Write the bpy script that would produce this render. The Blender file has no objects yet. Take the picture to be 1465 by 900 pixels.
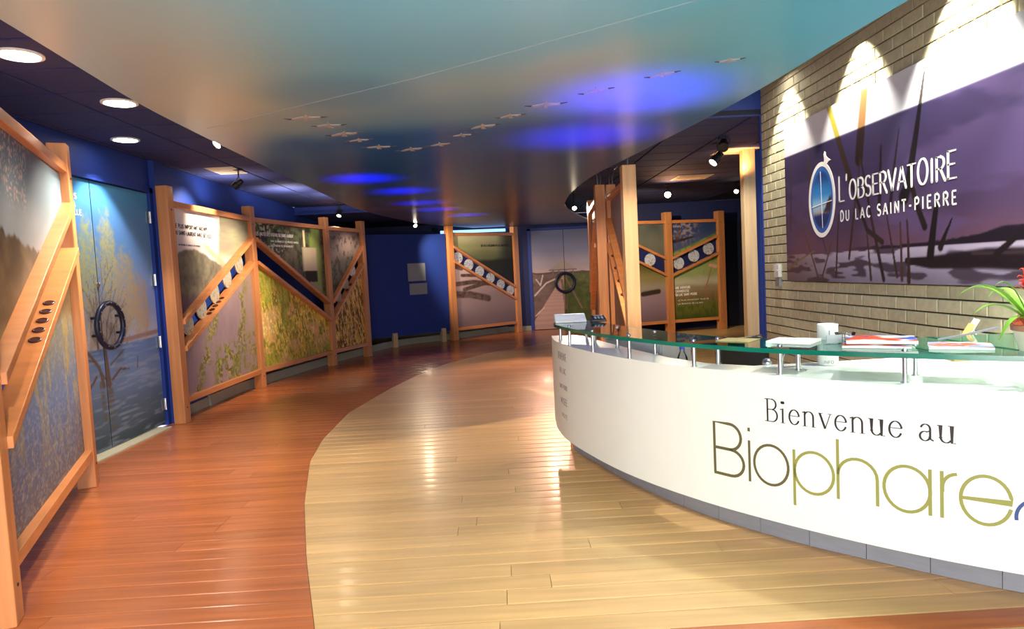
import bpy, math, random
import numpy as np
from mathutils import Vector, Matrix
random.seed(7)
PI = math.pi
scene = bpy.context.scene
col = scene.collection

# ------------------------------------------------------------------ camera
CAM_H = 1.45
F_PX = 952.0
def make_camera():
    yaw, pitch, roll = math.radians(1.1), -math.atan(60/952.0), math.radians(2.87)
    f = Vector((math.sin(yaw)*math.cos(pitch), math.cos(yaw)*math.cos(pitch), math.sin(pitch)))
    r0 = Vector((math.cos(yaw), -math.sin(yaw), 0)); u0 = r0.cross(f)
    r = math.cos(roll)*r0 - math.sin(roll)*u0
    u = math.sin(roll)*r0 + math.cos(roll)*u0
    cd = bpy.data.cameras.new('camera'); co = bpy.data.objects.new('camera', cd); col.objects.link(co)
    m = Matrix((r, u, -f)).transposed().to_4x4(); m.translation = Vector((0, 0, CAM_H))
    co.matrix_world = m
    cd.sensor_width = 36; cd.lens = F_PX/1465*36; cd.clip_start = .05; cd.clip_end = 100
    scene.camera = co
make_camera()

# ------------------------------------------------------------------ world, exposure, lights
scene.view_settings.view_transform = 'Standard'
scene.view_settings.look = 'None'
scene.view_settings.exposure = 1.0
scene.view_settings.gamma = 1.0
w = bpy.data.worlds.new('world'); scene.world = w; w.use_nodes = True
w.node_tree.nodes['Background'].inputs[0].default_value = (.80, .86, 1.0, 1)
w.node_tree.nodes['Background'].inputs[1].default_value = .7

def aim(o, target):
    d = Vector(target) - Vector(o.location)
    o.rotation_euler = d.to_track_quat('-Z', 'Y').to_euler()
def spot(name, loc, target, power, color, angle, blend=.4, size=.03):
    l = bpy.data.lights.new(name, 'SPOT'); l.energy = power; l.color = color
    l.spot_size = math.radians(angle); l.spot_blend = blend; l.shadow_soft_size = size
    o = bpy.data.objects.new(name, l); col.objects.link(o); o.location = loc; aim(o, target); return o
def area(name, loc, target, power, color, sx, sy):
    l = bpy.data.lights.new(name, 'AREA'); l.energy = power; l.color = color
    l.shape = 'RECTANGLE'; l.size = sx; l.size_y = sy
    o = bpy.data.objects.new(name, l); col.objects.link(o); o.location = loc; aim(o, target); return o
WARM = (1, .80, .55); HALO = (1, .86, .68); COOL = (.85, .93, 1.0)
# unseen fill area added behind the camera to brighten the hall
area('unseen_rear_fill', (0.6, -2.2, 1.7), (0.6, 6, 1.2), 58, (1, .97, .92), 4.5, 2.4)
# unseen fill area added behind the camera, brightens the canopy from below
area('unseen_canopy_fill', (0.1, -.6, .9), (0.0, 2.6, 2.55), 34, (1, .98, .93), 1.6, .6)
# wall washers over the brick wall
for yy, p in ((5.80, 60), (4.66, 75), (3.62, 170), (2.6, 100)):
    spot('wall_washer_light', (2.40, yy, 3.03), (2.62, yy, 2.3), p, (1, .95, .80), 78, .35, .03)
# downlights over the desk and the near floor, plus added spots without fixtures
spot('desk_downlight', (1.9, 1.4, 2.95), (1.7, 2.9, .9), 80, (1, .97, .93), 100, .8, .06)
spot('counter_fill', (2.25, 2.95, 3.0), (1.9, 2.95, .9), 95, (1, .97, .9), 75, .8, .06)  # added without a fixture, brightens the worktop and lower brick wall
spot('post_fill', (.7, 4.6, 2.48), (1.48, 7.32, 1.5), 260, (1, .82, .6), 34, .8, .05)  # fixtureless spot added to brighten the near right post
spot('pale_post_fill', (2.3, 6.75, 2.75), (3.2, 8.25, 1.5), 40, (1, .85, .62), 50, .8, .05)  # added spot, brightens the pale post by the brick corner
spot('dock_fill', (-1.0, 11.5, 2.45), (-.3, 15.5, 1.2), 160, (1, .8, .66), 40, .8, .05)  # added spot, no lamp body, brightens the dock panel
spot('walk_light', (.6, 12.0, 2.45), (1.6, 16.4, 1.2), 90, (1, .82, .72), 40, .8, .05)
spot('desk_front_light', (-.2, .3, 2.45), (1.6, 2.9, .5), 26, (1, .98, .96), 75, .9, .08)
spot('floor_downlight', (-.9, .9, 2.5), (-.9, 2.9, 0), 150, (1, .90, .74), 110, .9, .08)
spot('left_downlight', (-2.65, 3.93, 2.80), (-2.65, 3.93, 0), 55, (1, .88, .72), 95, .6, .07)
spot('left_downlight', (-2.68, 4.99, 2.80), (-2.68, 4.99, 0), 55, (1, .88, .72), 95, .6, .07)
spot('door_downlight', (-3.3, 6.19, 2.80), (-3.62, 6.19, 0), 45, (.95, .97, 1), 85, .4, .04)
# blue coloured effect lights washing the canopy
for (x, y, p) in ((-1.40, 7.35, 30), (-1.15, 8.55, 26), (-1.1, 10.0, 26), (-.95, 11.1, 26), (-.5, 12.4, 30), (.95, 4.35, 44), (.80, 5.6, 36)):
    z_ = 1.75 if y < 6 else 2.05
    spot('blue_effect_light', (x, y, z_), (x, y+.02, 2.55), p*.9, (.01, .015, 1), 96, 1, .08)

# ------------------------------------------------------------------ helpers
def lin(c):
    return tuple((x/12.92 if x <= .04045 else ((x+.055)/1.055)**2.4) for x in c)
def hexc(h):
    h = h.lstrip('#'); return lin(tuple(int(h[i:i+2], 16)/255 for i in (0, 2, 4)))

def mat(name, color, rough=.5, metal=0, var=0, scale=(8, 8, 8), bump=0, rand=0, spec=.5, coat=0, detail=4):
    m = bpy.data.materials.new(name); m.use_nodes = True
    nt = m.node_tree; b = nt.nodes['Principled BSDF']
    b.inputs['Roughness'].default_value = rough; b.inputs['Metallic'].default_value = metal
    b.inputs['Specular IOR Level'].default_value = spec; b.inputs['Coat Weight'].default_value = coat
    b.inputs['Coat Roughness'].default_value = .15
    tc = nt.nodes.new('ShaderNodeTexCoord'); mp = nt.nodes.new('ShaderNodeMapping'); mp.inputs['Scale'].default_value = scale
    nz = nt.nodes.new('ShaderNodeTexNoise'); nz.inputs['Scale'].default_value = 1; nz.inputs['Detail'].default_value = detail
    nt.links.new(tc.outputs['Object'], mp.inputs[0]); nt.links.new(mp.outputs[0], nz.inputs[0])
    mr = nt.nodes.new('ShaderNodeMapRange'); mr.inputs[1].default_value = .3; mr.inputs[2].default_value = .7
    mr.inputs[3].default_value = 1-var; mr.inputs[4].default_value = 1+var
    nt.links.new(nz.outputs[0], mr.inputs[0])
    hs = nt.nodes.new('ShaderNodeHueSaturation'); hs.inputs['Color'].default_value = (*color, 1)
    if rand:
        oi = nt.nodes.new('ShaderNodeObjectInfo'); r2 = nt.nodes.new('ShaderNodeMapRange')
        r2.inputs[3].default_value = 1-rand; r2.inputs[4].default_value = 1+rand
        mu = nt.nodes.new('ShaderNodeMath'); mu.operation = 'MULTIPLY'
        nt.links.new(oi.outputs['Random'], r2.inputs[0]); nt.links.new(mr.outputs[0], mu.inputs[0]); nt.links.new(r2.outputs[0], mu.inputs[1])
        nt.links.new(mu.outputs[0], hs.inputs['Value'])
        ad = nt.nodes.new('ShaderNodeVectorMath'); ad.operation = 'SCALE'; ad.inputs[0].default_value = (37, 11, 23)
        nt.links.new(oi.outputs['Random'], ad.inputs['Scale']); nt.links.new(ad.outputs[0], mp.inputs['Location'])
    else:
        nt.links.new(mr.outputs[0], hs.inputs['Value'])
    nt.links.new(hs.outputs[0], b.inputs['Base Color'])
    if bump:
        bp = nt.nodes.new('ShaderNodeBump'); bp.inputs['Strength'].default_value = bump; bp.inputs['Distance'].default_value = .01
        nt.links.new(nz.outputs[0], bp.inputs['Height']); nt.links.new(bp.outputs[0], b.inputs['Normal'])
    return m
def emit(name, color, s):
    m = bpy.data.materials.new(name); m.use_nodes = True; nt = m.node_tree; nt.nodes.clear()
    e = nt.nodes.new('ShaderNodeEmission'); e.inputs[0].default_value = (*color, 1); e.inputs[1].default_value = s
    o = nt.nodes.new('ShaderNodeOutputMaterial'); nt.links.new(e.outputs[0], o.inputs[0]); return m
def print_mat(name, rough=.35, coat=0, spec=.4):
    m = bpy.data.materials.new(name); m.use_nodes = True; nt = m.node_tree; b = nt.nodes['Principled BSDF']
    a = nt.nodes.new('ShaderNodeVertexColor'); a.layer_name = 'Col'
    nt.links.new(a.outputs[0], b.inputs['Base Color']); b.inputs['Roughness'].default_value = rough
    b.inputs['Specular IOR Level'].default_value = spec; b.inputs['Coat Weight'].default_value = coat; b.inputs['Coat Roughness'].default_value = .22
    return m

M = {}
M['wood'] = mat('fir_wood', hexc('D08A55'), .42, var=.16, scale=(22, 22, 1.6), rand=.05, coat=.15)
M['wood_h'] = mat('fir_wood_rail', hexc('D08752'), .42, var=.14, scale=(3, 3, 30), rand=.05, coat=.15)
M['wood_light'] = mat('light_fir_wood', hexc('DDAF80'), .42, var=.12, scale=(22, 22, 1.6), coat=.15)
M['wood_pale'] = mat('pale_fir_wood', hexc('D9B98A'), .5, var=.1, scale=(20, 20, 1.5))
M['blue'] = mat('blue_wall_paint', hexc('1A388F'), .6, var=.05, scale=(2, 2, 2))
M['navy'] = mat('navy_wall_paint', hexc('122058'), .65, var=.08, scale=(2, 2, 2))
M['tile'] = mat('dark_blue_ceiling_tile', hexc('2C3468'), .85, var=.12, scale=(60, 60, 60), rand=.05)
M['grid'] = mat('ceiling_grid_paint', hexc('12142E'), .7)
M['cream'] = mat('cream_vent_paint', hexc('D8CFB0'), .6, var=.05)
M['brick'] = mat('beige_block', hexc('C2BC9C'), .85, var=.10, scale=(25, 25, 25), bump=.25, rand=.07)
M['mortar'] = mat('mortar', hexc('423D32'), .95, var=.1, scale=(30, 30, 30))
M['cherry'] = mat('cherry_board', hexc('BC6C3E'), .26, var=.16, scale=(1.5, 26, 10), rand=.10, coat=.25)
M['oak'] = mat('oak_board', hexc('DDB47A'), .34, var=.12, scale=(1.4, 24, 10), rand=.10, coat=.15)
M['subfloor'] = mat('subfloor', hexc('4A2A16'), .9)
M['white'] = mat('white_laminate', hexc('E9ECE6'), .35, var=.01)
M['kick'] = mat('grey_kick_laminate', hexc('9EA4B0'), .5, var=.06, scale=(10, 10, 60), rand=.03)
M['steel'] = mat('brushed_steel', (.62, .64, .66), .28, 1)
M['black'] = mat('black_metal', (.012, .012, .014), .4)
M['blackp'] = mat('black_plastic', (.02, .02, .022), .35)
M['grey'] = mat('grey_metal', hexc('8D959C'), .45)
M['cab'] = mat('light_grey_metal', hexc('C2CCD2'), .45)
M['skirt'] = mat('grey_skirting', hexc('A3A493'), .6, var=.05)
M['paper'] = mat('white_paper', hexc('F1F0EA'), .7)
M['text_black'] = mat('black_vinyl', (.02, .015, .02), .5)
M['olive_dark'] = mat('dark_olive_vinyl', hexc('5E5A3A'), .5)
M['olive'] = mat('olive_vinyl', hexc('92934A'), .5)
M['text_white'] = mat('white_vinyl', hexc('F2F0EC'), .5)
M['text_blue'] = mat('blue_vinyl', hexc('2F4A86'), .5)
M['print'] = print_mat('printed_photo', .5, 0, .2)
M['sky_print'] = print_mat('printed_sky_canopy', .30, 0, .6)
M['lamp'] = emit('lamp_glow', (1, .95, .86), 14)
M['halogen'] = emit('halogen_glow', (1, .82, .62), 22)
M['bluelamp'] = emit('blue_tube_glow', (.25, .5, 1), 1.2)
def glass_mat(name, tint, rough=.02, refl=1.0):
    m = bpy.data.materials.new(name); m.use_nodes = True; nt = m.node_tree; nt.nodes.clear()
    t = nt.nodes.new('ShaderNodeBsdfTransparent'); t.inputs[0].default_value = (*tint, 1)
    g = nt.nodes.new('ShaderNodeBsdfGlossy'); g.inputs['Roughness'].default_value = rough; g.inputs[0].default_value = (refl, refl, refl, 1)
    fr = nt.nodes.new('ShaderNodeFresnel'); fr.inputs[0].default_value = 1.5
    mx = nt.nodes.new('ShaderNodeMixShader'); o = nt.nodes.new('ShaderNodeOutputMaterial')
    nt.links.new(fr.outputs[0], mx.inputs[0]); nt.links.new(t.outputs[0], mx.inputs[1]); nt.links.new(g.outputs[0], mx.inputs[2]); nt.links.new(mx.outputs[0], o.inputs[0])
    return m
M['glass'] = glass_mat('clear_shelf_glass', (.88, .96, .93))
M['clear'] = glass_mat('clear_plastic', (.88, .91, .92), .1)
M['glass_edge'] = mat('green_glass_edge', hexc('128068'), .12, coat=.5, var=.3, scale=(3, 3, 3))
M['glass_edge'].node_tree.nodes['Principled BSDF'].inputs['Transmission Weight'].default_value = .35

class MB:
    def __init__(s): s.v = []; s.f = []; s.m = []; s.sm = []
    def add(s, vs, fs, mi=0, smooth=False):
        b = len(s.v); s.v += [tuple(map(float, v)) for v in vs]
        for f in fs: s.f.append(tuple(b+i for i in f)); s.m.append(mi); s.sm.append(smooth)
        return s
    def box(s, c, size, ax=None, mi=0):
        c = Vector(c); hx, hy, hz = [q/2 for q in size]
        X, Y, Z = ax if ax else (Vector((1, 0, 0)), Vector((0, 1, 0)), Vector((0, 0, 1)))
        vs = [c + X*(i*hx) + Y*(j*hy) + Z*(k*hz) for k in (-1, 1) for j in (-1, 1) for i in (-1, 1)]
        return s.add(vs, [(0, 2, 3, 1), (4, 5, 7, 6), (0, 1, 5, 4), (2, 6, 7, 3), (0, 4, 6, 2), (1, 3, 7, 5)], mi)
    def prism(s, poly, z0, z1, mi=0, side=None, smooth=False):
        n = len(poly); vs = [(x, y, z0) for x, y in poly] + [(x, y, z1) for x, y in poly]
        a = sum(poly[i][0]*poly[(i+1) % n][1]-poly[(i+1) % n][0]*poly[i][1] for i in range(n))
        if a < 0: vs = [(x, y, z0) for x, y in poly[::-1]] + [(x, y, z1) for x, y in poly[::-1]]
        s.add(vs, [tuple(range(n))[::-1], tuple(range(n, 2*n))], mi)
        b = len(s.v)-2*n
        for i in range(n):
            j = (i+1) % n; s.f.append((b+i, b+j, b+n+j, b+n+i)); s.m.append(mi if side is None else side); s.sm.append(smooth)
        return s
    def tube(s, pts, r, n=10, mi=0, cap=True):
        pts = [Vector(p) for p in pts]; k = len(pts)
        rs = r if isinstance(r, (list, tuple)) else [r]*k
        vs = []; up = None
        for i, p in enumerate(pts):
            t = (pts[min(i+1, k-1)] - pts[max(i-1, 0)]).normalized()
            if up is None: up = Vector((0, 0, 1)) if abs(t.z) < .9 else Vector((1, 0, 0))
            a = t.cross(up).normalized(); b = a.cross(t).normalized(); up = b
            for j in range(n):
                q = 2*PI*j/n; vs.append(p + (a*math.cos(q) + b*math.sin(q))*rs[i])
        fs = [(i*n+j, i*n+(j+1) % n, (i+1)*n+(j+1) % n, (i+1)*n+j) for i in range(k-1) for j in range(n)]
        s.add(vs, fs, mi, True)
        if cap:
            b = len(s.v)-k*n
            s.f.append(tuple(b+j for j in range(n))[::-1]); s.m.append(mi); s.sm.append(False)
            s.f.append(tuple(b+(k-1)*n+j for j in range(n))); s.m.append(mi); s.sm.append(False)
        return s
    def ring(s, c, ax, R, r, n=40, m=10, mi=0, R2=None):
        c = Vector(c); X, Y = ax; N = X.cross(Y); vs = []
        for i in range(n):
            a = 2*PI*i/n; d = X*math.cos(a)*R + Y*math.sin(a)*(R2 or R); dn = d.normalized()
            for j in range(m):
                q = 2*PI*j/m; vs.append(c + d + dn*(math.cos(q)*r) + N*(math.sin(q)*r))
        return s.add(vs, [(i*m+j, i*m+(j+1) % m, ((i+1) % n)*m+(j+1) % m, ((i+1) % n)*m+j) for i in range(n) for j in range(m)], mi, True)
    def lathe(s, c, prof, n=24, ax=None, mi=0):
        X, Y, Z = ax if ax else (Vector((1, 0, 0)), Vector((0, 1, 0)), Vector((0, 0, 1))); c = Vector(c)
        vs = [c + (X*math.cos(2*PI*j/n) + Y*math.sin(2*PI*j/n))*r + Z*z for r, z in prof for j in range(n)]
        k = len(prof)
        s.add(vs, [(i*n+j, i*n+(j+1) % n, (i+1)*n+(j+1) % n, (i+1)*n+j) for i in range(k-1) for j in range(n)], mi, True)
        b = len(s.v)-k*n
        if prof[0][0] > 1e-5: s.f.append(tuple(b+j for j in range(n))[::-1]); s.m.append(mi); s.sm.append(False)
        if prof[-1][0] > 1e-5: s.f.append(tuple(b+(k-1)*n+j for j in range(n))); s.m.append(mi); s.sm.append(False)
        return s
    def mesh(s, name, mats, org=(0, 0, 0), smooth=True):
        me = bpy.data.meshes.new(name); o = Vector(org)
        me.from_pydata([tuple(Vector(v)-o) for v in s.v], [], s.f)
        for m in (mats if isinstance(mats, (list, tuple)) else [mats]): me.materials.append(m)
        me.polygons.foreach_set('material_index', s.m); me.polygons.foreach_set('use_smooth', s.sm)
        me.validate(); me.update()
        if any(s.sm): me.set_sharp_from_angle(angle=math.radians(42))
        return me
    def build(s, name, mats, parent=None, bevel=0):
        org = worg(parent) if parent else (0, 0, 0)
        o = bpy.data.objects.new(name, s.mesh(name, mats, org)); col.objects.link(o)
        if parent: o.parent = parent
        if bevel:
            bv = o.modifiers.new('bevel', 'BEVEL'); bv.width = bevel; bv.segments = 2; bv.limit_method = 'ANGLE'
        return o
def worg(o):
    v = Vector((0, 0, 0))
    while o: v += o.location; o = o.parent
    return v
def tag(o, label=None, cat=None, group=None, kind=None):
    if label: o['label'] = label
    if cat: o['category'] = cat
    if group: o['group'] = group
    if kind: o['kind'] = kind
    return o
def thing(name, loc, label, cat, group=None):
    o = bpy.data.objects.new(name, None); col.objects.link(o); o.location = loc; o.empty_display_size = .1
    return tag(o, label, cat, group)
def struct(o): o['kind'] = 'structure'; return o
def solo(mb, name, mats, label, cat, group=None, bevel=0, org=None):
    """a thing that is one mesh; origin at its base"""
    xs = np.array(mb.v); c = (float(xs[:, 0].mean()), float(xs[:, 1].mean()), float(xs[:, 2].min())) if org is None else org
    o = bpy.data.objects.new(name, mb.mesh(name, mats, c)); col.objects.link(o); o.location = c
    if bevel:
        bv = o.modifiers.new('bevel', 'BEVEL'); bv.width = bevel; bv.segments = 2; bv.limit_method = 'ANGLE'
    return tag(o, label, cat, group)

# ------------------------------------------------------------------ numpy noise for printed pictures
def _h(ix, iy, sd):
    n = (ix.astype(np.int64)*374761393 + iy.astype(np.int64)*668265263 + sd*1274126177) & 0xffffffff
    n = ((n ^ (n >> 13))*1274126177) & 0xffffffff
    return ((n ^ (n >> 16)) & 0xffff)/65535.0
def vn(x, y, sd=0):
    xi, yi = np.floor(x), np.floor(y); fx, fy = x-xi, y-yi; fx = fx*fx*(3-2*fx); fy = fy*fy*(3-2*fy)
    a, b, c, d = _h(xi, yi, sd), _h(xi+1, yi, sd), _h(xi, yi+1, sd), _h(xi+1, yi+1, sd)
    return (a*(1-fx)+b*fx)*(1-fy) + (c*(1-fx)+d*fx)*fy
def fbm(x, y, sd=0, o=4):
    r = 0; a = .5; t = 0
    for i in range(o): r = r + a*vn(x*2**i, y*2**i, sd+i*17); t += a; a *= .55
    return np.clip((r/t-.5)*FC+.5, 0, 1)
FC = 1.0
def C(h): h = h.lstrip('#'); return np.array([int(h[i:i+2], 16)/255 for i in (0, 2, 4)])
def mix(a, b, t):
    t = np.clip(t, 0, 1)
    if np.ndim(t) == 2: t = t[..., None]
    return a*(1-t) + b*t
def ss(a, b, x): t = np.clip((x-a)/(b-a), 0, 1); return t*t*(3-2*t)
def full(c, x): return np.ones(x.shape+(3,))*C(c)
def ramp(t, stops):
    out = full(stops[0][1], t)
    for (p0, c0), (p1, c1) in zip(stops, stops[1:]): out = mix(out, C(c1), ss(p0, p1, t))
    return out
def seg(x, z, pts, w0, w1=None):
    """mask of a tapered polyline"""
    w1 = w0 if w1 is None else w1; m = np.zeros(x.shape); n = len(pts)-1
    for i in range(n):
        (ax, az), (bx, bz) = pts[i], pts[i+1]; dx, dz = bx-ax, bz-az; L = dx*dx+dz*dz+1e-9
        t = np.clip(((x-ax)*dx+(z-az)*dz)/L, 0, 1); d = np.hypot(x-ax-t*dx, z-az-t*dz)
        ww = w0+(w1-w0)*(i+t)/n; m = np.maximum(m, ss(1.25, .75, d/ww))
    return m

def picture(name, parent, P, u0, u1, zlo, zhi, func, nrm, du=.012, thick=.012, m='print'):
    """grid from u0..u1 along P(u)->(x,y) with z between functions zlo(u), zhi(u); colours from func(u,z)"""
    nu = max(2, int(abs(u1-u0)/du)); us = np.linspace(u0, u1, nu+1)
    lo = np.array([zlo(u) for u in us]); hi = np.array([zhi(u) for u in us]); nz = max(2, int((hi-lo).max()/du))
    t = np.linspace(0, 1, nz+1)
    U = np.repeat(us[:, None], nz+1, 1); Z = lo[:, None] + (hi-lo)[:, None]*t[None]
    XY = np.array([P(u) for u in us]); n = np.array(nrm[:2])
    org = np.array(worg(parent)) if parent else np.zeros(3)
    V = np.stack([XY[:, None, 0]+0*Z + n[0]*thick/2, XY[:, None, 1]+0*Z + n[1]*thick/2, Z], -1).reshape(-1, 3)
    nb = len(V)
    idx = np.arange(nb).reshape(nu+1, nz+1)
    F = np.stack([idx[:-1, :-1], idx[1:, :-1], idx[1:, 1:], idx[:-1, 1:]], -1).reshape(-1, 4)
    # body behind
    bv = []; bf = []
    for side in (0, nu):
        for z in (lo[side], hi[side]):
            for s in (.45, -.5): bv.append((XY[side][0]+n[0]*thick*s, XY[side][1]+n[1]*thick*s, z))
    q = nb
    bf = [(q+1, q+3, q+7, q+5), (q+0, q+1, q+5, q+4), (q+2, q+6, q+7, q+3), (q+0, q+2, q+3, q+1), (q+4, q+5, q+7, q+6)]
    allv = np.vstack([V, np.array(bv)]) - org
    me = bpy.data.meshes.new(name); me.from_pydata(allv.tolist(), [], F.tolist()+bf)
    me.materials.append(M[m])
    c = np.clip(func(U, Z), 0, 1)**.82
    c = np.where(c <= .04045, c/12.92, ((c+.055)/1.055)**2.4).reshape(-1, 3)
    cc = np.ones((len(allv), 4), np.float32); cc[:nb, :3] = c; cc[nb:, :3] = .05
    at = me.color_attributes.new('Col', 'FLOAT_COLOR', 'POINT'); at.data.foreach_set('color', cc.ravel())
    me.update()
    o = bpy.data.objects.new(name, me); col.objects.link(o)
    if parent: o.parent = parent
    return o

# ------------------------------------------------------------------ setting: floor
LEFT_X, BRICK_X, Y0, YF = -3.64, 2.60, -1.5, 16.45
BACK_R = 14.9
CEIL, CEIL_HI, CEIL_LO = 2.83, 3.06, 2.70
bx_pts = [(-2.0, -.35), (1.2, -.48), (2.0, -.62), (2.72, -.84), (3.44, -1.08), (4.34, -1.35), (5.37, -1.60), (6.13, -1.69), (7.31, -1.71), (8.81, -1.48), (10.0, -1.22), (10.99, -.9), (12.15, -.22), (13.0, .6), (13.8, 1.8), (14.6, 4.0), (18, 9)]
def bx(y):
    return float(np.interp(y, [p[0] for p in bx_pts], [p[1] for p in bx_pts]))
sub = MB(); sub.box(((LEFT_X+6.5)/2, 7.5, -.05), (6.5-LEFT_X, 18.2, .07))
floor = struct(sub.build('floor', M['subfloor']))
RW = .135
def plank(mb, xa0, xa1, xb0, xb1, y0, y1):
    """ends: left at x a(y0),a(y1), right at x b(y0), b(y1); gently cupped cross-section"""
    g = .0012; prof = [(0+g, -.014), (0+g, -.0016), (.008, 0), (.5*RW, .0006), (RW-.008, 0), (RW-g, -.0016), (RW-g, -.014)]
    vs = []
    for (e0, e1) in ((xa0+g, xa1+g), (xb0-g, xb1-g)):
        for py, pz in prof: t = py/RW; vs.append((e0+(e1-e0)*t, y0+py, pz))
    n = len(prof); fs = [(i, i+n, i+n+1, i+1) for i in range(n-1)] + [tuple(range(n)), tuple(range(n, 2*n))[::-1]]
    mb.add(vs, fs)
counts = {'cherry_board': 0, 'oak_board': 0}
rest = {'cherry_board': MB(), 'oak_board': MB()}
row = 0; y = -1.35
cherry_end = 2.5      # the light boards stop at a straight seam near the desk on the right
while y < YF-.06:
    y1 = min(y+RW, YF); a0, a1 = bx(y), bx(y+RW)
    right = BRICK_X-.02 if y < 6.3 else 5.9
    spans = []
    if y1 <= 2.62 and y > -1.4:
        spans = [('cherry_board', LEFT_X+.01, LEFT_X+.01, a0, a1), ('oak_board', a0, a1, .55, .62), ('cherry_board', .55, .62, right, right)] if y1 > 2.45 else \
                [('cherry_board', LEFT_X+.01, LEFT_X+.01, a0, a1), ('oak_board', a0, a1, right, right)]
    else:
        spans = [('cherry_board', LEFT_X+.01, LEFT_X+.01, min(a0, right), min(a1, right))]
        if a0 < right-.3: spans.append(('oak_board', a0, a1, right, right))
    for kind, l0, l1, r0, r1 in spans:
        cuts = []; x = l0 + random.uniform(.6, 3.0)
        while x < r0-.35: cuts.append(x); x += random.uniform(1.8, 3.2)
        e = [(l0, l1)] + [(c, c) for c in cuts] + [(r0, r1)]
        for (p0, p1), (q0, q1) in zip(e, e[1:]):
            if y > 1.6 and counts[kind] < 290:
                mb = MB(); plank(mb, p0, p1, q0, q1, y, y1)
                cx = (p0+q0)/2; o = bpy.data.objects.new(kind, mb.mesh(kind, M['cherry' if kind[0] == 'c' else 'oak'], (cx, y, 0)))
                o.location = (cx, y, 0); col.objects.link(o); o.parent = floor; counts[kind] += 1
            else: plank(rest[kind], p0, p1, q0, q1, y, y1)
    y += RW; row += 1
M['cherry_far'] = mat('cherry_board_far', hexc('BC6C3E'), .26, var=.16, scale=(1.0, 7.4, 10), coat=.25)
M['oak_far'] = mat('oak_board_far', hexc('DDB47A'), .34, var=.12, scale=(1.0, 7.4, 10), coat=.15)
for k, mm in (('cherry_board', 'cherry_far'), ('oak_board', 'oak_far')):
    if rest[k].v:
        o = rest[k].build('distant_'+k+'s', M[mm], floor); o['kind'] = 'stuff'

# ------------------------------------------------------------------ setting: walls
def wallbox(name, x0, x1, y0, y1, z0, z1, m):
    mb = MB(); mb.box(((x0+x1)/2, (y0+y1)/2, (z0+z1)/2), (x1-x0, y1-y0, z1-z0)); return struct(mb.build(name, M[m]))
# left wall with the opening of door_1 (y 4.98..7.20, z 0..2.52)
mb = MB()
def bb(mb, x0, x1, y0, y1, z0, z1, mi=0): mb.box(((x0+x1)/2, (y0+y1)/2, (z0+z1)/2), (x1-x0, y1-y0, z1-z0), mi=mi)
bb(mb, LEFT_X-.2, LEFT_X, Y0, 5.06, -.01, CEIL)
bb(mb, LEFT_X-.2, LEFT_X, 5.06, 7.22, 2.53, CEIL)
bb(mb, LEFT_X-.2, LEFT_X, 7.22, YF, -.01, CEIL)
bb(mb, LEFT_X-.2, LEFT_X-.14, 5.06, 7.22, -.01, 2.53)
struct(mb.build('wall_left', M['blue']))
mb = MB()   # thicker surround block ahead of the exhibit bay
bb(mb, LEFT_X+.001, LEFT_X+.06, 7.22, 7.40, 0, CEIL-.001)
struct(mb.build('trim_1', M['blue']))
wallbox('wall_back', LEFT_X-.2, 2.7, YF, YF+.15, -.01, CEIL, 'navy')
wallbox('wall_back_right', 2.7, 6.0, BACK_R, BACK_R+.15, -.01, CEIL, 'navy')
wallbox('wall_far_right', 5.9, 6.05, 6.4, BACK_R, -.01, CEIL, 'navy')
wallbox('wall_blue_return', 3.26, 5.9, 8.36, 8.5, -.01, CEIL-.002, 'blue')
# baseboards
bbd = MB(); bb(bbd, LEFT_X, LEFT_X+.015, 7.405, YF-.02, 0, .11); bb(bbd, LEFT_X+.06, LEFT_X+.075, 7.22, 7.40, 0, .11)
struct(bbd.build('baseboard_left', M['skirt']))
bbd = MB(); bb(bbd, LEFT_X+.02, .78, YF-.015, YF-.001, 0, .11)
struct(bbd.build('baseboard_back', M['skirt']))

# curved pale plinth that follows the exhibit panels
def catmull(pts, n=10):
    p = [np.array(q, float) for q in pts]; p = [2*p[0]-p[1]]+p+[2*p[-1]-p[-2]]; o = []
    for i in range(1, len(p)-2):
        a, b, c, d = p[i-1:i+3]
        for k in range(n):
            t = k/n; o.append(.5*(2*b+(c-a)*t+(2*a-5*b+4*c-d)*t*t+(3*b-a-3*c+d)*t**3))
    o.append(p[-2]); return [tuple(map(float, q)) for q in o]
def offset(path, d):
    out = []
    for i, p in enumerate(path):
        a, b = path[max(i-1, 0)], path[min(i+1, len(path)-1)]; t = Vector((b[0]-a[0], b[1]-a[1])).normalized()
        out.append((p[0]+t.y*d, p[1]-t.x*d))
    return out
pl = catmull([(-3.60, 8.2), (-3.56, 9.3), (-3.15, 11.3), (-2.75, 12.7), (-2.2, 14.2), (-1.2, 15.1), (.2, 16.35)])
mb = MB(); mb.prism(pl + offset(pl, -.05)[::-1], 0, .13)
struct(mb.build('trim_2', M['skirt']))

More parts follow.
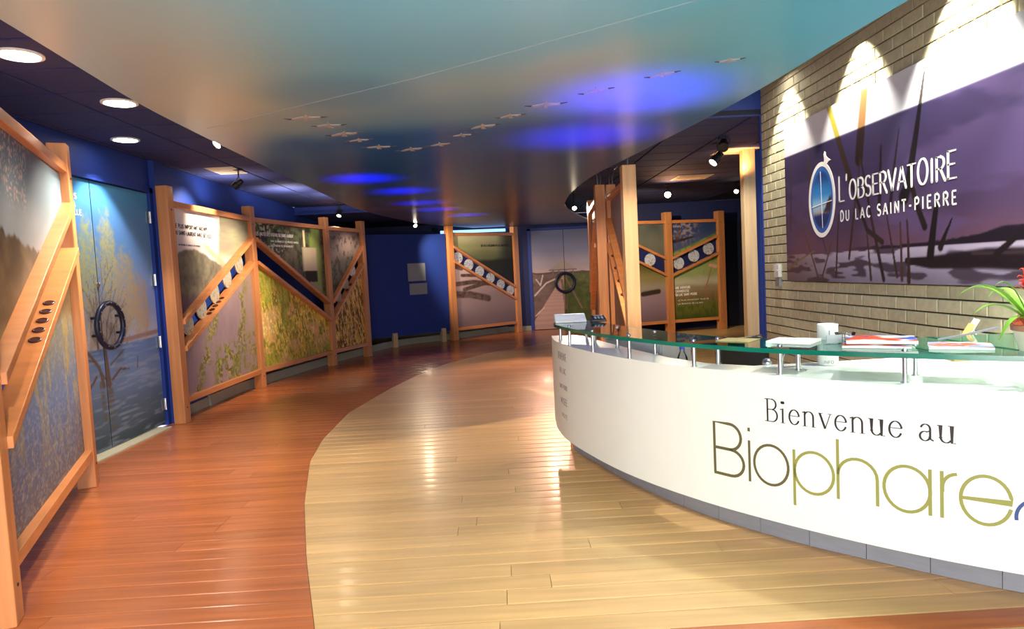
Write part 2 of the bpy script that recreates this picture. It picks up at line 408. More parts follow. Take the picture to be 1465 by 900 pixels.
# brick wall: body, individual blocks, banner in front
mb = MB(); bb(mb, BRICK_X+.008, BRICK_X+.30, Y0, 6.42, -.01, CEIL_HI)
brickwall = struct(mb.build('wall_right', M['mortar']))
BL, BH = .203, .0832
bmsh = {}
def block_mesh(L):
    k = round(L, 3)
    if k not in bmsh:
        mb = MB(); g = .0046; c = .003
        y0, y1, z0, z1 = -L/2+g+.0015, L/2-g-.0015, g, BH-g
        vs = [(0.012, y0, z0), (0.012, y1, z0), (0.012, y1, z1), (0.012, y0, z1), (0, y0, z0), (0, y1, z0), (0, y1, z1), (0, y0, z1),
              (-.004, y0+c, z0+c), (-.004, y1-c, z0+c), (-.004, y1-c, z1-c), (-.004, y0+c, z1-c)]
        fs = [(8, 11, 10, 9)] + [(a, b, b+4, a+4) if False else (a+4, b+4, b, a) for a, b in ((0, 1), (1, 2), (2, 3), (3, 0))] + [(a+8, b+8, b+4, a+4) for a, b in ((0, 1), (1, 2), (2, 3), (3, 0))]
        mb.add(vs, fs); bmsh[k] = mb.mesh('block', M['brick'])
    return bmsh[k]
zr = 1.002 - BH*12; hidden = MB(); nb = 0; r = 0
while zr < CEIL_HI-.01:
    yy = 6.42; first = True
    while yy > 2.2:
        L = BL if not (first and r % 2) else BL/2
        first = False; yc = yy-L/2
        dy = random.uniform(-.0008, .0008)
        covered = (yc < 5.72 and yc-L/2 > 0 and zr > 1.26 and zr+BH < 2.56)
        low = zr < .72
        if not covered and not low and nb < 298 and zr+BH < CEIL_HI+.02:
            o = bpy.data.objects.new('block', block_mesh(L)); o.location = (BRICK_X+dy, yc, zr); col.objects.link(o); o.parent = brickwall; nb += 1
        else:
            b = BRICK_X
            hidden.add([(b+.01, yc-L/2+.0035, zr+.0035), (b+.01, yc+L/2-.0035, zr+.0035), (b+.01, yc+L/2-.0035, zr+BH-.0035), (b+.01, yc-L/2+.0035, zr+BH-.0035),
                        (b-.002, yc-L/2+.005, zr+.005), (b-.002, yc+L/2-.005, zr+.005), (b-.002, yc+L/2-.005, zr+BH-.005), (b-.002, yc-L/2+.005, zr+BH-.005)],
                       [(4, 7, 6, 5), (0, 1, 5, 4), (1, 2, 6, 5), (2, 3, 7, 6), (3, 0, 4, 7)])
        yy -= L
    zr += BH; r += 1
print('blocks', nb)
M['brick_far'] = mat('beige_block_joined', hexc('B5AC90'), .85, var=.10, scale=(25, 25, 25), bump=.25)
o = hidden.build('remaining_blocks', M['brick_far'], brickwall); o['kind'] = 'stuff'
mb = MB(); bb(mb, BRICK_X-.012, BRICK_X+.30, 6.422, 6.45, 0, CEIL_HI-.01); struct(mb.build('trim_3', M['blue']))

# ------------------------------------------------------------------ setting: ceilings with individual tiles
mb = MB()
bb(mb, LEFT_X-.2, 1.0, Y0, 12.35, CEIL+.012, CEIL+.06)
bb(mb, 1.0, 6.0, 6.42, YF+.1, CEIL+.012, CEIL+.06)
bb(mb, 1.0, 3.0, Y0, 6.42, CEIL_HI+.012, CEIL_HI+.06)
bb(mb, LEFT_X-.2, 1.0, 12.35, YF+.1, CEIL_LO+.012, CEIL_LO+.06)
ceiling = struct(mb.build('ceiling', M['grid']))
mb = MB(); bb(mb, 1.0, BRICK_X, 6.42, 6.46, CEIL-.0, CEIL_HI+.01); bb(mb, LEFT_X, 1.0, 12.35, 12.39, CEIL_LO-.01, CEIL+.011); bb(mb, .96, 1.0, Y0, 6.42, CEIL+.0, CEIL_HI+.01)
struct(mb.build('trim_4', M['blue']))
TX, TY = .61, .51
tm = {}
def tile_mesh(wx, wy):
    k = (round(wx, 3), round(wy, 3))
    if k not in tm:
        mb = MB(); g = .009; a, b = wx/2-g, wy/2-g
        mb.add([(-a, -b, .014), (a, -b, .014), (a, b, .014), (-a, b, .014), (-a, -b, .002), (a, -b, .002), (a, b, .002), (-a, b, .002), (-a+.008, -b+.008, -.003), (a-.008, -b+.008, -.003), (a-.008, b-.008, -.003), (-a+.008, b-.008, -.003)],
               [(8, 11, 10, 9)] + [(p, q, q+4, p+4) for p, q in ((0, 1), (1, 2), (2, 3), (3, 0))] + [(p+4, q+4, q+8, p+8) for p, q in ((0, 1), (1, 2), (2, 3), (3, 0))])
        tm[k] = mb.mesh('ceiling_tile', M['tile'])
    return tm[k]
nt_ = 0
def tiles(x0, x1, y0, y1, z, xo, yo):
    global nt_
    i0 = math.floor((x0-xo)/TX); j0 = math.floor((y0-yo)/TY)
    i = i0
    while xo+i*TX < x1:
        a, b = max(xo+i*TX, x0), min(xo+(i+1)*TX, x1); j = j0
        while yo+j*TY < y1:
            c, d = max(yo+j*TY, y0), min(yo+(j+1)*TY, y1)
            if b-a > .05 and d-c > .05:
                o = bpy.data.objects.new('ceiling_tile', tile_mesh(b-a, d-c)); o.location = ((a+b)/2, (c+d)/2, z); col.objects.link(o); o.parent = ceiling; nt_ += 1
            j += 1
        i += 1
tiles(LEFT_X, -1.75, 2.7, 12.35, CEIL, -2.97, 4.21)
tiles(LEFT_X, -.6, 12.39, 14.5, CEIL_LO, -2.97, 4.21)
tiles(1.1, 4.65, 6.46, BACK_R, CEIL, -2.97, 4.21)
tiles(1.55, BRICK_X-.01, 4.0, 6.42, CEIL_HI, 1.4, 4.21)
print('tiles', nt_)

# ------------------------------------------------------------------ canopy with printed sky
cl = [(-2.0, -1.2), (0, -1.62), (1.5, -1.80), (2.75, -1.91), (3.26, -1.97), (4.06, -2.06), (5.09, -2.09), (6.75, -2.11), (9.99, -2.13), (11.5, -2.0), (13.85, -1.55), (15.0, -1.02), (15.9, -.46), (16.2, -.2)]
crr = [(-2.0, 1.7), (0, 1.9), (2.0, 1.92), (2.95, 1.86), (3.32, 1.82), (4.38, 1.76), (5.26, 1.64), (6.77, 1.39), (7.9, 1.2), (9.0, 1.13), (10.0, 1.12), (11.22, 1.18), (12.29, 1.35), (14.0, 1.8), (15.17, 2.15), (16.2, 2.45)]
CZ = 2.55
def canopy():
    ys = np.arange(-1.4, 15.93, .08); nx = 56
    L = np.interp(ys, [p[0] for p in cl], [p[1] for p in cl]); R = np.interp(ys, [p[0] for p in crr], [p[1] for p in crr])
    ker = np.ones(9)/9
    L2 = np.convolve(np.pad(L, 4, 'edge'), ker, 'valid'); R2 = np.convolve(np.pad(R, 4, 'edge'), ker, 'valid')
    t = np.linspace(0, 1, nx+1); X = L2[:, None]+(R2-L2)[:, None]*t; Y = np.repeat(ys[:, None], nx+1, 1)
    V = np.stack([X, Y, 0*X+CZ], -1).reshape(-1, 3); nb = len(V); idx = np.arange(nb).reshape(len(ys), nx+1)
    F = np.stack([idx[:-1, :-1], idx[1:, :-1], idx[1:, 1:], idx[:-1, 1:]], -1).reshape(-1, 4)
    T = V.copy(); T[:, 2] += .025
    F2 = np.stack([idx[:-1, :-1], idx[:-1, 1:], idx[1:, 1:], idx[1:, :-1]], -1).reshape(-1, 4)+nb
    rim = np.concatenate([idx[:, 0], idx[-1, 1:], idx[-2::-1, -1], idx[0, -2:0:-1]]); n = len(rim)
    S = [(int(rim[(i+1) % n]), int(rim[i]), int(rim[i])+nb, int(rim[(i+1) % n])+nb) for i in range(n)]
    me = bpy.data.meshes.new('sky_canopy'); me.from_pydata(np.vstack([V, T]).tolist(), [], F.tolist()+F2.tolist()+S)
    me.materials.append(M['sky_print']); me.materials.append(M['cream'])
    mi = [0]*len(F)+[1]*(len(F2))+[1]*len(S); me.polygons.foreach_set('material_index', mi)
    n1 = fbm(X*.7+3, Y*.55+1, 5, 3); n2 = fbm(X*1.3, Y*.8+9, 9, 3); n3 = fbm(X*.6+20, Y*1.6, 31, 4); YY = Y+.5*(n1-.5)+.12*X
    c = ramp(YY, [(0, '#8CCBDD'), (2.6, '#86C4D8'), (3.3, '#7FB8CC'), (3.9, '#9FB4BA'), (4.5, '#7DA0B4'), (5.2, '#2264A4'), (6.8, '#1D568F'), (8.4, '#3E6088'), (10, '#66646E'), (12.5, '#6E5C60'), (16, '#504C4C')])
    cloud = ss(.40, .62, n1+.35*(n2-.5)); fade = ss(6.6, 4.2, YY)
    c = mix(c, C('#B6BCC0'), cloud*fade*.75)
    c = mix(c, C('#C9BFA8'), ss(-.5, -1.7, X)*ss(5.4, 3.9, Y)*.9)
    c = mix(c, C('#3F7FAE'), ss(.3, .12, np.hypot((X+.9)*.5, (Y-4.0)*.6))*.35)
    c = mix(c, C('#4FB4CE'), ss(.3, 1.5, X)*ss(6.0, 3.2, Y)*.8)
    c = mix(c, C('#9A7468'), ss(.5, .75, n3)*ss(8, 11, Y)*.55)
    c = np.clip(c*np.array([.94, 1.0, 1.06]), 0, 1); c = np.where(c <= .04045, c/12.92, ((c+.055)/1.055)**2.4).reshape(-1, 3)
    cc = np.ones((2*nb, 4), np.float32); cc[:nb, :3] = c; cc[nb:, :3] = .5
    at = me.color_attributes.new('Col', 'FLOAT_COLOR', 'POINT'); at.data.foreach_set('color', cc.ravel()); me.update()
    o = bpy.data.objects.new('sky_canopy', me); col.objects.link(o)
    tag(o, 'large curved ceiling canopy printed with a cloudy blue sky over the hall', 'canopy')
    # welded seam
    mb = MB(); mb.tube([(-1.95, 4.72, CZ-.0005), (-.37, 3.75, CZ-.0005), (.35, 3.24, CZ-.0005), (1.8, 2.2, CZ-.0005)], .0016, 6); mb.build('seam', M['kick'], o)
    # hanging wires down to the canopy
    for p in ((-2.0, 5.0), (-2.03, 8.0), (1.05, 8.5), (1.7, 4.2), (-1.4, 13.9), (1.2, 12.0), (0, 1.0)):
        mb = MB(); mb.tube([(p[0], p[1], CZ+.02), (p[0], p[1], (CEIL if p[1] > 6.4 or p[0] < 1 else CEIL_HI)+.012 if not (p[1] > 12.35 and p[0] < 1) else CEIL_LO+.012)], .004, 6); mb.build('wire', M['steel'], o)
    return o
can = canopy()
FC = 1.75
# flight of printed white geese
birds = [(-1.22, 4.54, .30, .25), (-1.13, 4.79, .27, .1), (-1.09, 5.08, .30, .2), (-1.03, 5.33, .24, .1), (-.93, 5.64, .30, .15), (-.68, 5.8, .30, 0), (-.42, 5.65, .27, -.05), (-.22, 5.32, .23, -.1), (-.05, 5.04, .30, -.05), (.15, 4.75, .24, -.1), (.38, 4.48, .30, -.05), (.67, 4.19, .24, -.15), (1.01, 3.9, .22, -.25), (1.33, 3.69, .17, -.2)]
M['goose'] = mat('goose_print', hexc('B4AEB0'), .5); M['goose_tip'] = mat('goose_wing_tip_print', hexc('4A3B40'), .5)
for i, (x, y, s, a) in enumerate(birds):
    mb = MB(); k = i % 3; s *= .86
    def pr(poly, mi):
        q = [(x+(px*math.cos(a)-py*math.sin(a))*s, y+(px*math.sin(a)+py*math.cos(a))*s) for px, py in poly]
        mb.prism(q, CZ-.004, CZ-.0003, mi)
    sw = (.16, .05, .24)[k]
    pr([(-.06, -.02), (-.02, -.30), (.02, -.36), (.035, -.28), (.05, -.02), (.045, .22), (.08, .36), (-.01, .33), (-.07, .36), (-.05, .2)], 0)
    pr([(-.05, .10), (-.25, .16+sw*.5), (-.38, .10+sw), (-.36, .0+sw), (-.22, -.03+sw*.3), (-.05, -.10)], 0)
    pr([(.05, .10), (.05, -.10), (.22, -.05-sw*.2), (.36, -.04-sw*.5), (.38, .06-sw*.5), (.25, .12)], 0)
    pr([(-.38, .10+sw), (-.55, -.02+sw), (-.36, .0+sw)], 1)
    pr([(.38, .06-sw*.5), (.36, -.04-sw*.5), (.55, -.10-sw*.3)], 1)
    mb.build('printed_goose', [M['goose'], M['goose_tip']], can)

# ------------------------------------------------------------------ stroke lettering
def Lp(*a): return [(a[i], a[i+1]) for i in range(0, len(a), 2)]
def Ar(cx, cy, rx, ry, a0, a1, n=None):
    n = n or max(4, int(abs(a1-a0)/14)); return [(cx+rx*math.cos(math.radians(a0+(a1-a0)*i/n)), cy+ry*math.sin(math.radians(a0+(a1-a0)*i/n))) for i in range(n+1)]
CAPS = {
 'A': (.60, [Lp(0, 0, .28, 1), Lp(.30, 1, .58, 0), Lp(.10, .33, .48, .33)]),
 'B': (.54, [Lp(.05, 0, .05, 1), Lp(.05, 1, .26, 1)+Ar(.26, .77, .22, .23, 90, -90)+Lp(.05, .54), Lp(.05, .54, .28, .54)+Ar(.28, .27, .25, .27, 90, -90)+Lp(.05, 0)]),
 'C': (.54, [Ar(.32, .5, .29, .5, 50, 310)]),
 'D': (.58, [Lp(.05, 0, .05, 1), Lp(.05, 1, .22, 1)+Ar(.22, .5, .32, .5, 90, -90)+Lp(.05, 0)]),
 'E': (.48, [Lp(.05, 0, .05, 1), Lp(.05, 1, .44, 1), Lp(.05, .52, .38, .52), Lp(.05, 0, .46, 0)]),
 'F': (.46, [Lp(.05, 0, .05, 1), Lp(.05, 1, .44, 1), Lp(.05, .52, .36, .52)]),
 'G': (.60, [Ar(.32, .5, .29, .5, 50, 330), Lp(.57, .25, .57, .46), Lp(.38, .46, .57, .46)]),
 'H': (.58, [Lp(.05, 0, .05, 1), Lp(.52, 0, .52, 1), Lp(.05, .52, .52, .52)]),
 'I': (.24, [Lp(.1, 0, .1, 1)]),
 'L': (.46, [Lp(.05, 0, .05, 1), Lp(.05, 0, .44, 0)]),
 'M': (.72, [Lp(.05, 0, .05, 1), Lp(.05, 1, .34, .2), Lp(.34, .2, .63, 1), Lp(.63, 1, .63, 0)]),
 'N': (.60, [Lp(.05, 0, .05, 1), Lp(.05, 1, .53, 0), Lp(.53, 0, .53, 1)]),
 'O': (.66, [Ar(.32, .5, .28, .5, 90, 450)]),
 'P': (.52, [Lp(.05, 0, .05, 1), Lp(.05, 1, .26, 1)+Ar(.26, .74, .22, .26, 90, -90)+Lp(.05, .48)]),
 'R': (.56, [Lp(.05, 0, .05, 1), Lp(.05, 1, .26, 1)+Ar(.26, .75, .22, .25, 90, -90)+Lp(.05, .5), Lp(.26, .5, .54, -.04)]),
 'S': (.50, [Ar(.25, .75, .20, .25, 35, 270)+Ar(.25, .25, .21, .25, 90, -145)]),
 'T': (.54, [Lp(.26, 0, .26, 1), Lp(0, 1, .52, 1)]),
 'U': (.58, [Lp(.05, 1, .05, .28)+Ar(.28, .28, .23, .28, 180, 360)+Lp(.51, 1)]),
 'X': (.56, [Lp(0, 0, .54, 1), Lp(0, 1, .54, 0)]),
 'V': (.58, [Lp(0, 1, .28, 0), Lp(.28, 0, .56, 1)]),
 '-': (.36, [Lp(.04, .42, .28, .42)]), "'": (.2, [Lp(.1, 1.05, .08, .82)]), ' ': (.34, []), ',': (.2, [Lp(.1, .06, .04, -.14)]),
 '.': (.2, [Lp(.1, .0, .1, .08)]), '0': (.56, [Ar(.28, .5, .22, .5, 90, 450)]), '1': (.3, [Lp(.15, 0, .15, 1)]), '3': (.5, [Ar(.22, .76, .2, .24, 150, -90)+Ar(.22, .26, .22, .26, 90, -150)]),
}
XH = .64
LOW = {   # serif lower case, cap height 1
 'B': (.62, [(Lp(.14, 0, .14, 1), 1), (Lp(.02, 1, .34, 1)+Ar(.34, .77, .19, .23, 90, -90)+Lp(.14, .54), 1), (Lp(.14, .54, .36, .54)+Ar(.36, .27, .22, .27, 90, -90)+Lp(.02, 0), 1)]),
 'i': (.30, [(Lp(.14, 0, .14, XH, .03, XH-.06), 1), (Lp(.04, 0, .25, 0), .6), (Ar(.14, .90, .03, .03, 0, 360), 1.6)]),
 'e': (.52, [(Ar(.27, .32, .21, .32, 8, 335), 1), (Lp(.07, .37, .47, .37), .8)]),
 'n': (.62, [(Lp(.13, 0, .13, XH, .03, XH-.06), 1), (Ar(.30, .42, .18, .22, 165, 0)+Lp(.48, 0), 1), (Lp(.04, 0, .23, 0), .6), (Lp(.39, 0, .58, 0), .6)]),
 'v': (.54, [(Lp(.06, XH, .27, 0), 1.2), (Lp(.27, 0, .48, XH), .45), (Lp(0, XH, .18, XH), .6), (Lp(.38, XH, .56, XH), .6)]),
 'u': (.62, [(Lp(.02, XH, .13, XH, .13, .2)+Ar(.30, .2, .17, .2, 180, 330), 1), (Lp(.36, XH, .48, XH, .48, 0, .60, 0), 1)]),
 'a': (.52, [(Ar(.24, .46, .15, .18, 165, 0)+Lp(.39, .08, .50, .02), 1), (Ar(.22, .18, .16, .18, 60, 360), 1), (Lp(.28, .34, .39, .40), .7)]),
 ' ': (.36, []),
}
def ribbon(mb, pts, wf, fn, h0, h1, mi=0, serif=0, closed=False):
    n = len(pts)
    closed = math.dist(pts[0], pts[-1]) < 1e-4 and n > 4
    P = [Vector(p) for p in pts]; out = []
    for i, p in enumerate(P):
        if closed: a, b = P[(i-1) % (n-1)], P[(i+1) % (n-1)]
        else: a, b = P[max(i-1, 0)], P[min(i+1, n-1)]
        t = (b-a).normalized() if (b-a).length > 1e-9 else Vector((1, 0)); nn = Vector((-t.y, t.x))
        w = wf(t)
        if 0 < i < n-1:
            d1 = (P[i]-P[i-1]).normalized(); c = max(.55, d1.dot(t)); w = w/c
        out.append((p+nn*w/2, p-nn*w/2))
    vs = []
    for l, r in out: vs += [fn(l.x, l.y, h0), fn(r.x, r.y, h0), fn(l.x, l.y, h1), fn(r.x, r.y, h1)]
    fs = []
    for i in range(n-1):
        a, b = 4*i, 4*i+4; fs += [(a+2, a+3, b+3, b+2), (a, a+2, b+2, b), (a+1, b+1, b+3, a+3)]
    fs += [(0, 1, 3, 2), (4*n-4, 4*n-2, 4*n-1, 4*n-3)]
    mb.add(vs, fs, mi)
    if serif and not closed:
        for e, q in ((0, 1), (n-1, n-2)):
            t = (P[e]-P[q]).normalized()
            if abs(t.y) > .6: ribbon(mb, [(P[e].x-serif/2, P[e].y), (P[e].x+serif/2, P[e].y)], lambda t: wf(Vector((1, 0)))*1.1, fn, h0, h1, mi)
            elif abs(t.x) > .9 and serif > .01: ribbon(mb, [(P[e].x, P[e].y-serif*.32), (P[e].x, P[e].y+serif*.32)], lambda t: wf(Vector((1, 0)))*1.2, fn, h0, h1, mi)
def text(mb, s, fn, u0, v0, h, width=None, thick=.13, thin=None, serif=0, table=None, sp=.12, hmul=None, h0=0, h1=.001, mi=0):
    table = table or CAPS; thin = thick if thin is None else thin
    adv = 0; place = []
    for i, ch in enumerate(s):
        a, st = table[ch]; m_ = (hmul or {}).get(i, 1); place.append((adv, st, m_)); adv += (a+sp)*(.5+.5*m_)
    sx = (width/(adv-sp)) if width else h
    for off, st, m_ in place:
        for k in st:
            p, f = k if isinstance(k, tuple) else (k, 1)
            pts = [(u0+(off+x*(.5+.5*m_))*sx, v0+y*h*m_) for x, y in p]
            ribbon(mb, pts, lambda t, f=f: h*f*(thin+(thick-thin)*abs(t.y)), fn, h0, h1, mi, serif*sx)
    return mb

def letters(s_, m, parent, fn, u0, v0, h, name='letter', **kw):
    """each glyph an object of its own"""
    table = kw.get('table') or CAPS; sp = kw.get('sp', .12); hm = kw.get('hmul') or {}
    tot = sum((table[c][0]+sp)*(.5+.5*hm.get(i, 1)) for i, c in enumerate(s_))-sp; sx = kw['width']/tot; adv = 0
    for i, c in enumerate(s_):
        m_ = hm.get(i, 1); a = table[c][0]
        if table[c][1]:
            mb = MB(); k2 = dict(kw); k2['width'] = a*(.5+.5*m_)*sx; k2['sp'] = 0; k2['hmul'] = {0: m_}
            text(mb, c, fn, u0+adv*sx, v0, h, **k2); mb.build(name, m, parent)
        adv += (a+sp)*(.5+.5*m_)
# ------------------------------------------------------------------ exhibit panel walls
def brace_line(za, zb, L): return lambda u: za+(zb-za)*u/L
def disc_paint(sd):
    def f(x, z):
        n = fbm(x*9+sd*3, z*9+sd, sd, 3)
        c = ramp(z*2+n*1.2, [(.2, '#A88F80'), (.75, '#E8DCD8'), (1.1, '#C7D3E2')]) if sd > 35 else ramp(z*2+n*1.2, [(.2, '#6E6A4A'), (.75, '#B8A488'), (1.1, '#A8A8A0')])
        return mix(c, C('#7A5B4C'), .7*ss(.62, .9, fbm(x*14, z*14+sd*5, sd+3, 3)))
    return f
def disc(name, parent, c, nrm, r, sd):
    n = Vector((nrm[0], nrm[1], 0)).normalized(); t = Vector((-n.y, n.x, 0)); k = 28; rings = 7
    c = Vector(c); V = []; UV = []
    V.append(c+n*.006); UV.append((0, 0))
    for i in range(1, rings+1):
        for j in range(k):
            a = 2*PI*j/k; x, z = math.cos(a)*r*i/rings, math.sin(a)*r*i/rings; V.append(c+n*.006+t*x+Vector((0, 0, z))); UV.append((x, z))
    F = [(0, 1+j, 1+(j+1) % k) for j in range(k)]
    for i in range(rings-1): F += [(1+i*k+j, 1+(i+1)*k+j, 1+(i+1)*k+(j+1) % k, 1+i*k+(j+1) % k) for j in range(k)]
    nb = len(V); o0 = 1+(rings-1)*k
    for j in range(k): V.append(V[o0+j]-n*.012); UV.append((0, 0))
    F += [(o0+j, nb+j, nb+(j+1) % k, o0+(j+1) % k) for j in range(k)] + [tuple(nb+j for j in range(k))[::-1]]
    org = worg(parent); me = bpy.data.meshes.new(name); me.from_pydata([tuple(v-org) for v in V], [], F); me.materials.append(M['print'])
    U = np.array(UV)/r*.5+.5
    cc = np.clip(disc_paint(sd)(U[:, 0:1], U[:, 1:2]), 0, 1).reshape(-1, 3); cc = np.where(cc <= .04045, cc/12.92, ((cc+.055)/1.055)**2.4)
    q = np.ones((len(V), 4), np.float32); q[:, :3] = cc; q[nb:, :3] = .6
    at = me.color_attributes.new('Col', 'FLOAT_COLOR', 'POINT'); at.data.foreach_set('color', q.ravel()); me.update()
    o = bpy.data.objects.new(name, me); col.objects.link(o); o.parent = parent; return o

PW = .125
def post(parent, p, d, h=2.55, m='wood', base=0, name='post', w=PW, bolts=True):
    D = Vector((d[0], d[1], 0)).normalized(); N = Vector((D.y, -D.x, 0))
    mb = MB(); mb.box((p[0], p[1], (h+base)/2), (w, w, h-base), (D, N, Vector((0, 0, 1))))
    o = mb.build(name, M[m], parent, bevel=.007)
    if bolts:
        b = MB()
        for z in (2.3, .17): b.lathe(Vector((p[0], p[1], z))+N*(w/2), [(.009, -.002), (.009, .003), (.004, .005)], 10, (D, Vector((0, 0, 1)), N))
        b.build('bolt', M['black'], o)
    return o
def bay(parent, A, B, up, lo, func, discs=(), holes=(), hole_on=1, brace_m='wood_h', du=.012, rail_top=2.40, rail_bot=.21, wa=PW, wb=PW):
    A = Vector((A[0], A[1], 0)); B = Vector((B[0], B[1], 0)); L0 = (B-A).length; D = (B-A).normalized(); N = Vector((D.y, -D.x, 0)); Z = Vector((0, 0, 1))
    s0, s1 = wa/2-.004, L0-wb/2+.004
    P = lambda u: (A.x+D.x*u, A.y+D.y*u)
    def board(name, za, zb, dep0, dep1, th):
        """za,zb = top edge heights at u=0 and u=L0; between the posts; plumb cut ends"""
        f = brace_line(za, zb, L0); v = th*math.hypot(1, (zb-za)/L0)
        mb = MB(); vs = []
        for u in (s0, s1):
            for dd, zz in ((dep0, 0), (dep1, 0), (dep1, -v), (dep0, -v)):
                x, y_ = P(u); vs.append((x+N.x*dd, y_+N.y*dd, f(u)+zz))
        mb.add(vs, [(0, 4, 5, 1), (1, 5, 6, 2), (2, 6, 7, 3), (3, 7, 4, 0), (0, 1, 2, 3), (4, 7, 6, 5)])
        return mb.build(name, M[brace_m], parent, bevel=.004), f, v
    board('top_rail', rail_top, rail_top, -.04, .055, .065); board('bottom_rail', rail_bot+.065, rail_bot+.065, -.04, .055, .065)
    bu, fu, v = board('brace', up[0], up[1], -.03, .085, .05)
    bl, fl, v = board('brace', lo[0], lo[1], -.03, .085, .05)
    picture('upper_picture', parent, P, s0, s1, lambda u: fu(u)-v*.5, lambda u: rail_top-.06, func, (N.x, N.y), du)
    picture('lower_picture', parent, P, s0, s1, lambda u: rail_bot+.06, lambda u: fl(u)-v*.5, func, (N.x, N.y), du)
    for i, u in enumerate(discs):
        x, y_ = P(u); zc = (fu(u)-v+fl(u))/2; r = min(.13, ((fu(u)-v-fl(u))/2/math.hypot(1, (up[1]-up[0])/L0))+.012)
        disc('picture_disc', parent, (x+N.x*.0, y_+N.y*.0, zc), (N.x, N.y), r, i+int(A.y*3))
    th = math.atan((lo[1]-lo[0])/L0); T = (D*math.cos(th)+Z*math.sin(th)); U = (-D*math.sin(th)+Z*math.cos(th))
    for u in holes:
        x, y_ = P(u); mb = MB(); c = Vector((x+N.x*.03, y_+N.y*.03, fl(u)))
        mb.lathe(c, [(.033, -.004), (.033, .004), (.026, .007), (.024, .004), (.001, .004)], 16, (T, N, U))
        mb.build('medallion', M['hole'], bl)
    return P, N, L0
M['hole'] = mat('dark_medallion', hexc('4A2420'), .4)
def on(P, N, off=.0075):
    return lambda u, v, h: (P(u)[0]+N.x*(off+h), P(u)[1]+N.y*(off+h), v)

# ---- pictures
def paint_near(u, z):
    sky = ramp(z+.04*(fbm(u*3, z*3, 1)-.5), [(1.35, '#8E8478'), (1.6, '#9D9AA6'), (1.85, '#8F9DB6'), (2.1, '#6F88A8'), (2.35, '#566A92')])
    sky = mix(sky, C('#86A9BC'), ss(1.3, 1.9, u)*.5)
    fl = ss(.60, .72, vn(u*60, z*60, 4))*ss(.45, .75, fbm(u*2.2+1, z*3, 6, 2)+.35*ss(1.3, .5, u))*ss(1.9, 2.0, z)*ss(1.55, .9, u)
    sky = mix(sky, C('#D8B9C4'), fl)
    tl = 1.83-.10*u+.05*fbm(u*16, u*0+2, 12, 4)
    t = ss(.01, -.02, z-tl); dark = ramp(z, [(1.0, '#7E6A50'), (1.4, '#6A5238'), (1.8, '#3E3024')]); dark = mix(dark, C('#A58A66'), (fbm(u*5, z*7, 8)-.3)*.7)
    c = mix(sky, dark, t)
    water = ramp(z, [(.2, '#4E4A50'), (.5, '#4B5478'), (.8, '#4C5F92'), (1.15, '#66686A'), (1.5, '#6A5A48')])
    st = fbm(u*14, z*4, 23, 4); water = mix(water, C('#8D7A4A'), ss(.50, .75, st)*ss(.15, 1.2, z)*.9)
    water = mix(water, C('#8FA0B8'), ss(.62, .8, fbm(u*30, z*60, 9, 3))*.35)
    water = mix(water, C('#B29A6A'), ss(.72, .8, vn(u*60, z*70, 14))*ss(1.4, .4, z)*.5)
    c = c*.80
    return mix(water, c, ss(1.25, 1.36, z-.0*u))
def paint_island(u, z):
    c = ramp(z+.08*fbm(u*3, z*3, 3), [(1.5, '#9B8D98'), (1.9, '#C6B8C2'), (2.3, '#EAE6EE')])
    isl = ss(.02, -.02, (z-1.78-.10*np.sin(u*3.2)-.03*fbm(u*12, z*12, 4)) )*ss(1.5, 1.3, u+z*.2-.2)
    ic = mix(full('#4A453E', u), C('#6E6A58'), fbm(u*14, z*14, 6)); c = mix(c, ic, isl)
    c = mix(c, C('#4A3346'), ss(1.45, 1.3, z+.06*fbm(u*6, z*6, 77))*.8)
    fld = ss(1.18, 1.25, u+.25*(2.0-z)+.06*fbm(u*5, z*5, 9)); fc = mix(full('#7E7468', u), C('#8E9070'), fbm(u*3, z*16, 10)); c = mix(c, fc, fld*ss(1.75, 1.9, z+.0*u))
    c = mix(c, C('#A08A60'), ss(.02, -.03, np.abs(z-(2.0-.45*(u-.7)))-.05)*ss(.7, .9, u)*.7)
    low = mix(full('#7C6672', u), C('#957A80'), fbm(u*4, z*2, 30))
    band = (u-.35)-(z-.3)*.62
    tr = ss(.36, .52, fbm(u*13, z*13, 33, 4)); treecol = mix(mix(full('#4C4424', u), C('#B09C58'), ss(.4, .8, fbm(u*40, z*40, 35, 3))), C('#6E7038'), fbm(u*5, z*5, 36))
    m1 = ss(.16, .05, np.abs(band-.02+.12*fbm(u*4, z*4, 40)-.1)); m2 = ss(.14, .05, np.abs((u-1.55)-.25*(z-.3)+.1*(fbm(u*6, z*6, 44)-.5))); m3 = ss(.75, .55, z+.15*fbm(u*5, z*5, 50)-.10*u)*ss(.7, .95, u)
    low = mix(low, treecol, np.clip(m1*.9+m2+m3+ss(.45, .2, u)*ss(.5, .3, z)*.2, 0, 1)*np.clip(tr*1.25, 0, 1))
    low = mix(low, C('#8D7A60'), ss(1.65, 1.85, u)*.4)
    sel = ss(-.02, .02, z-(.95+(2.0-.95)*u/2.19))
    return mix(low, c, sel)
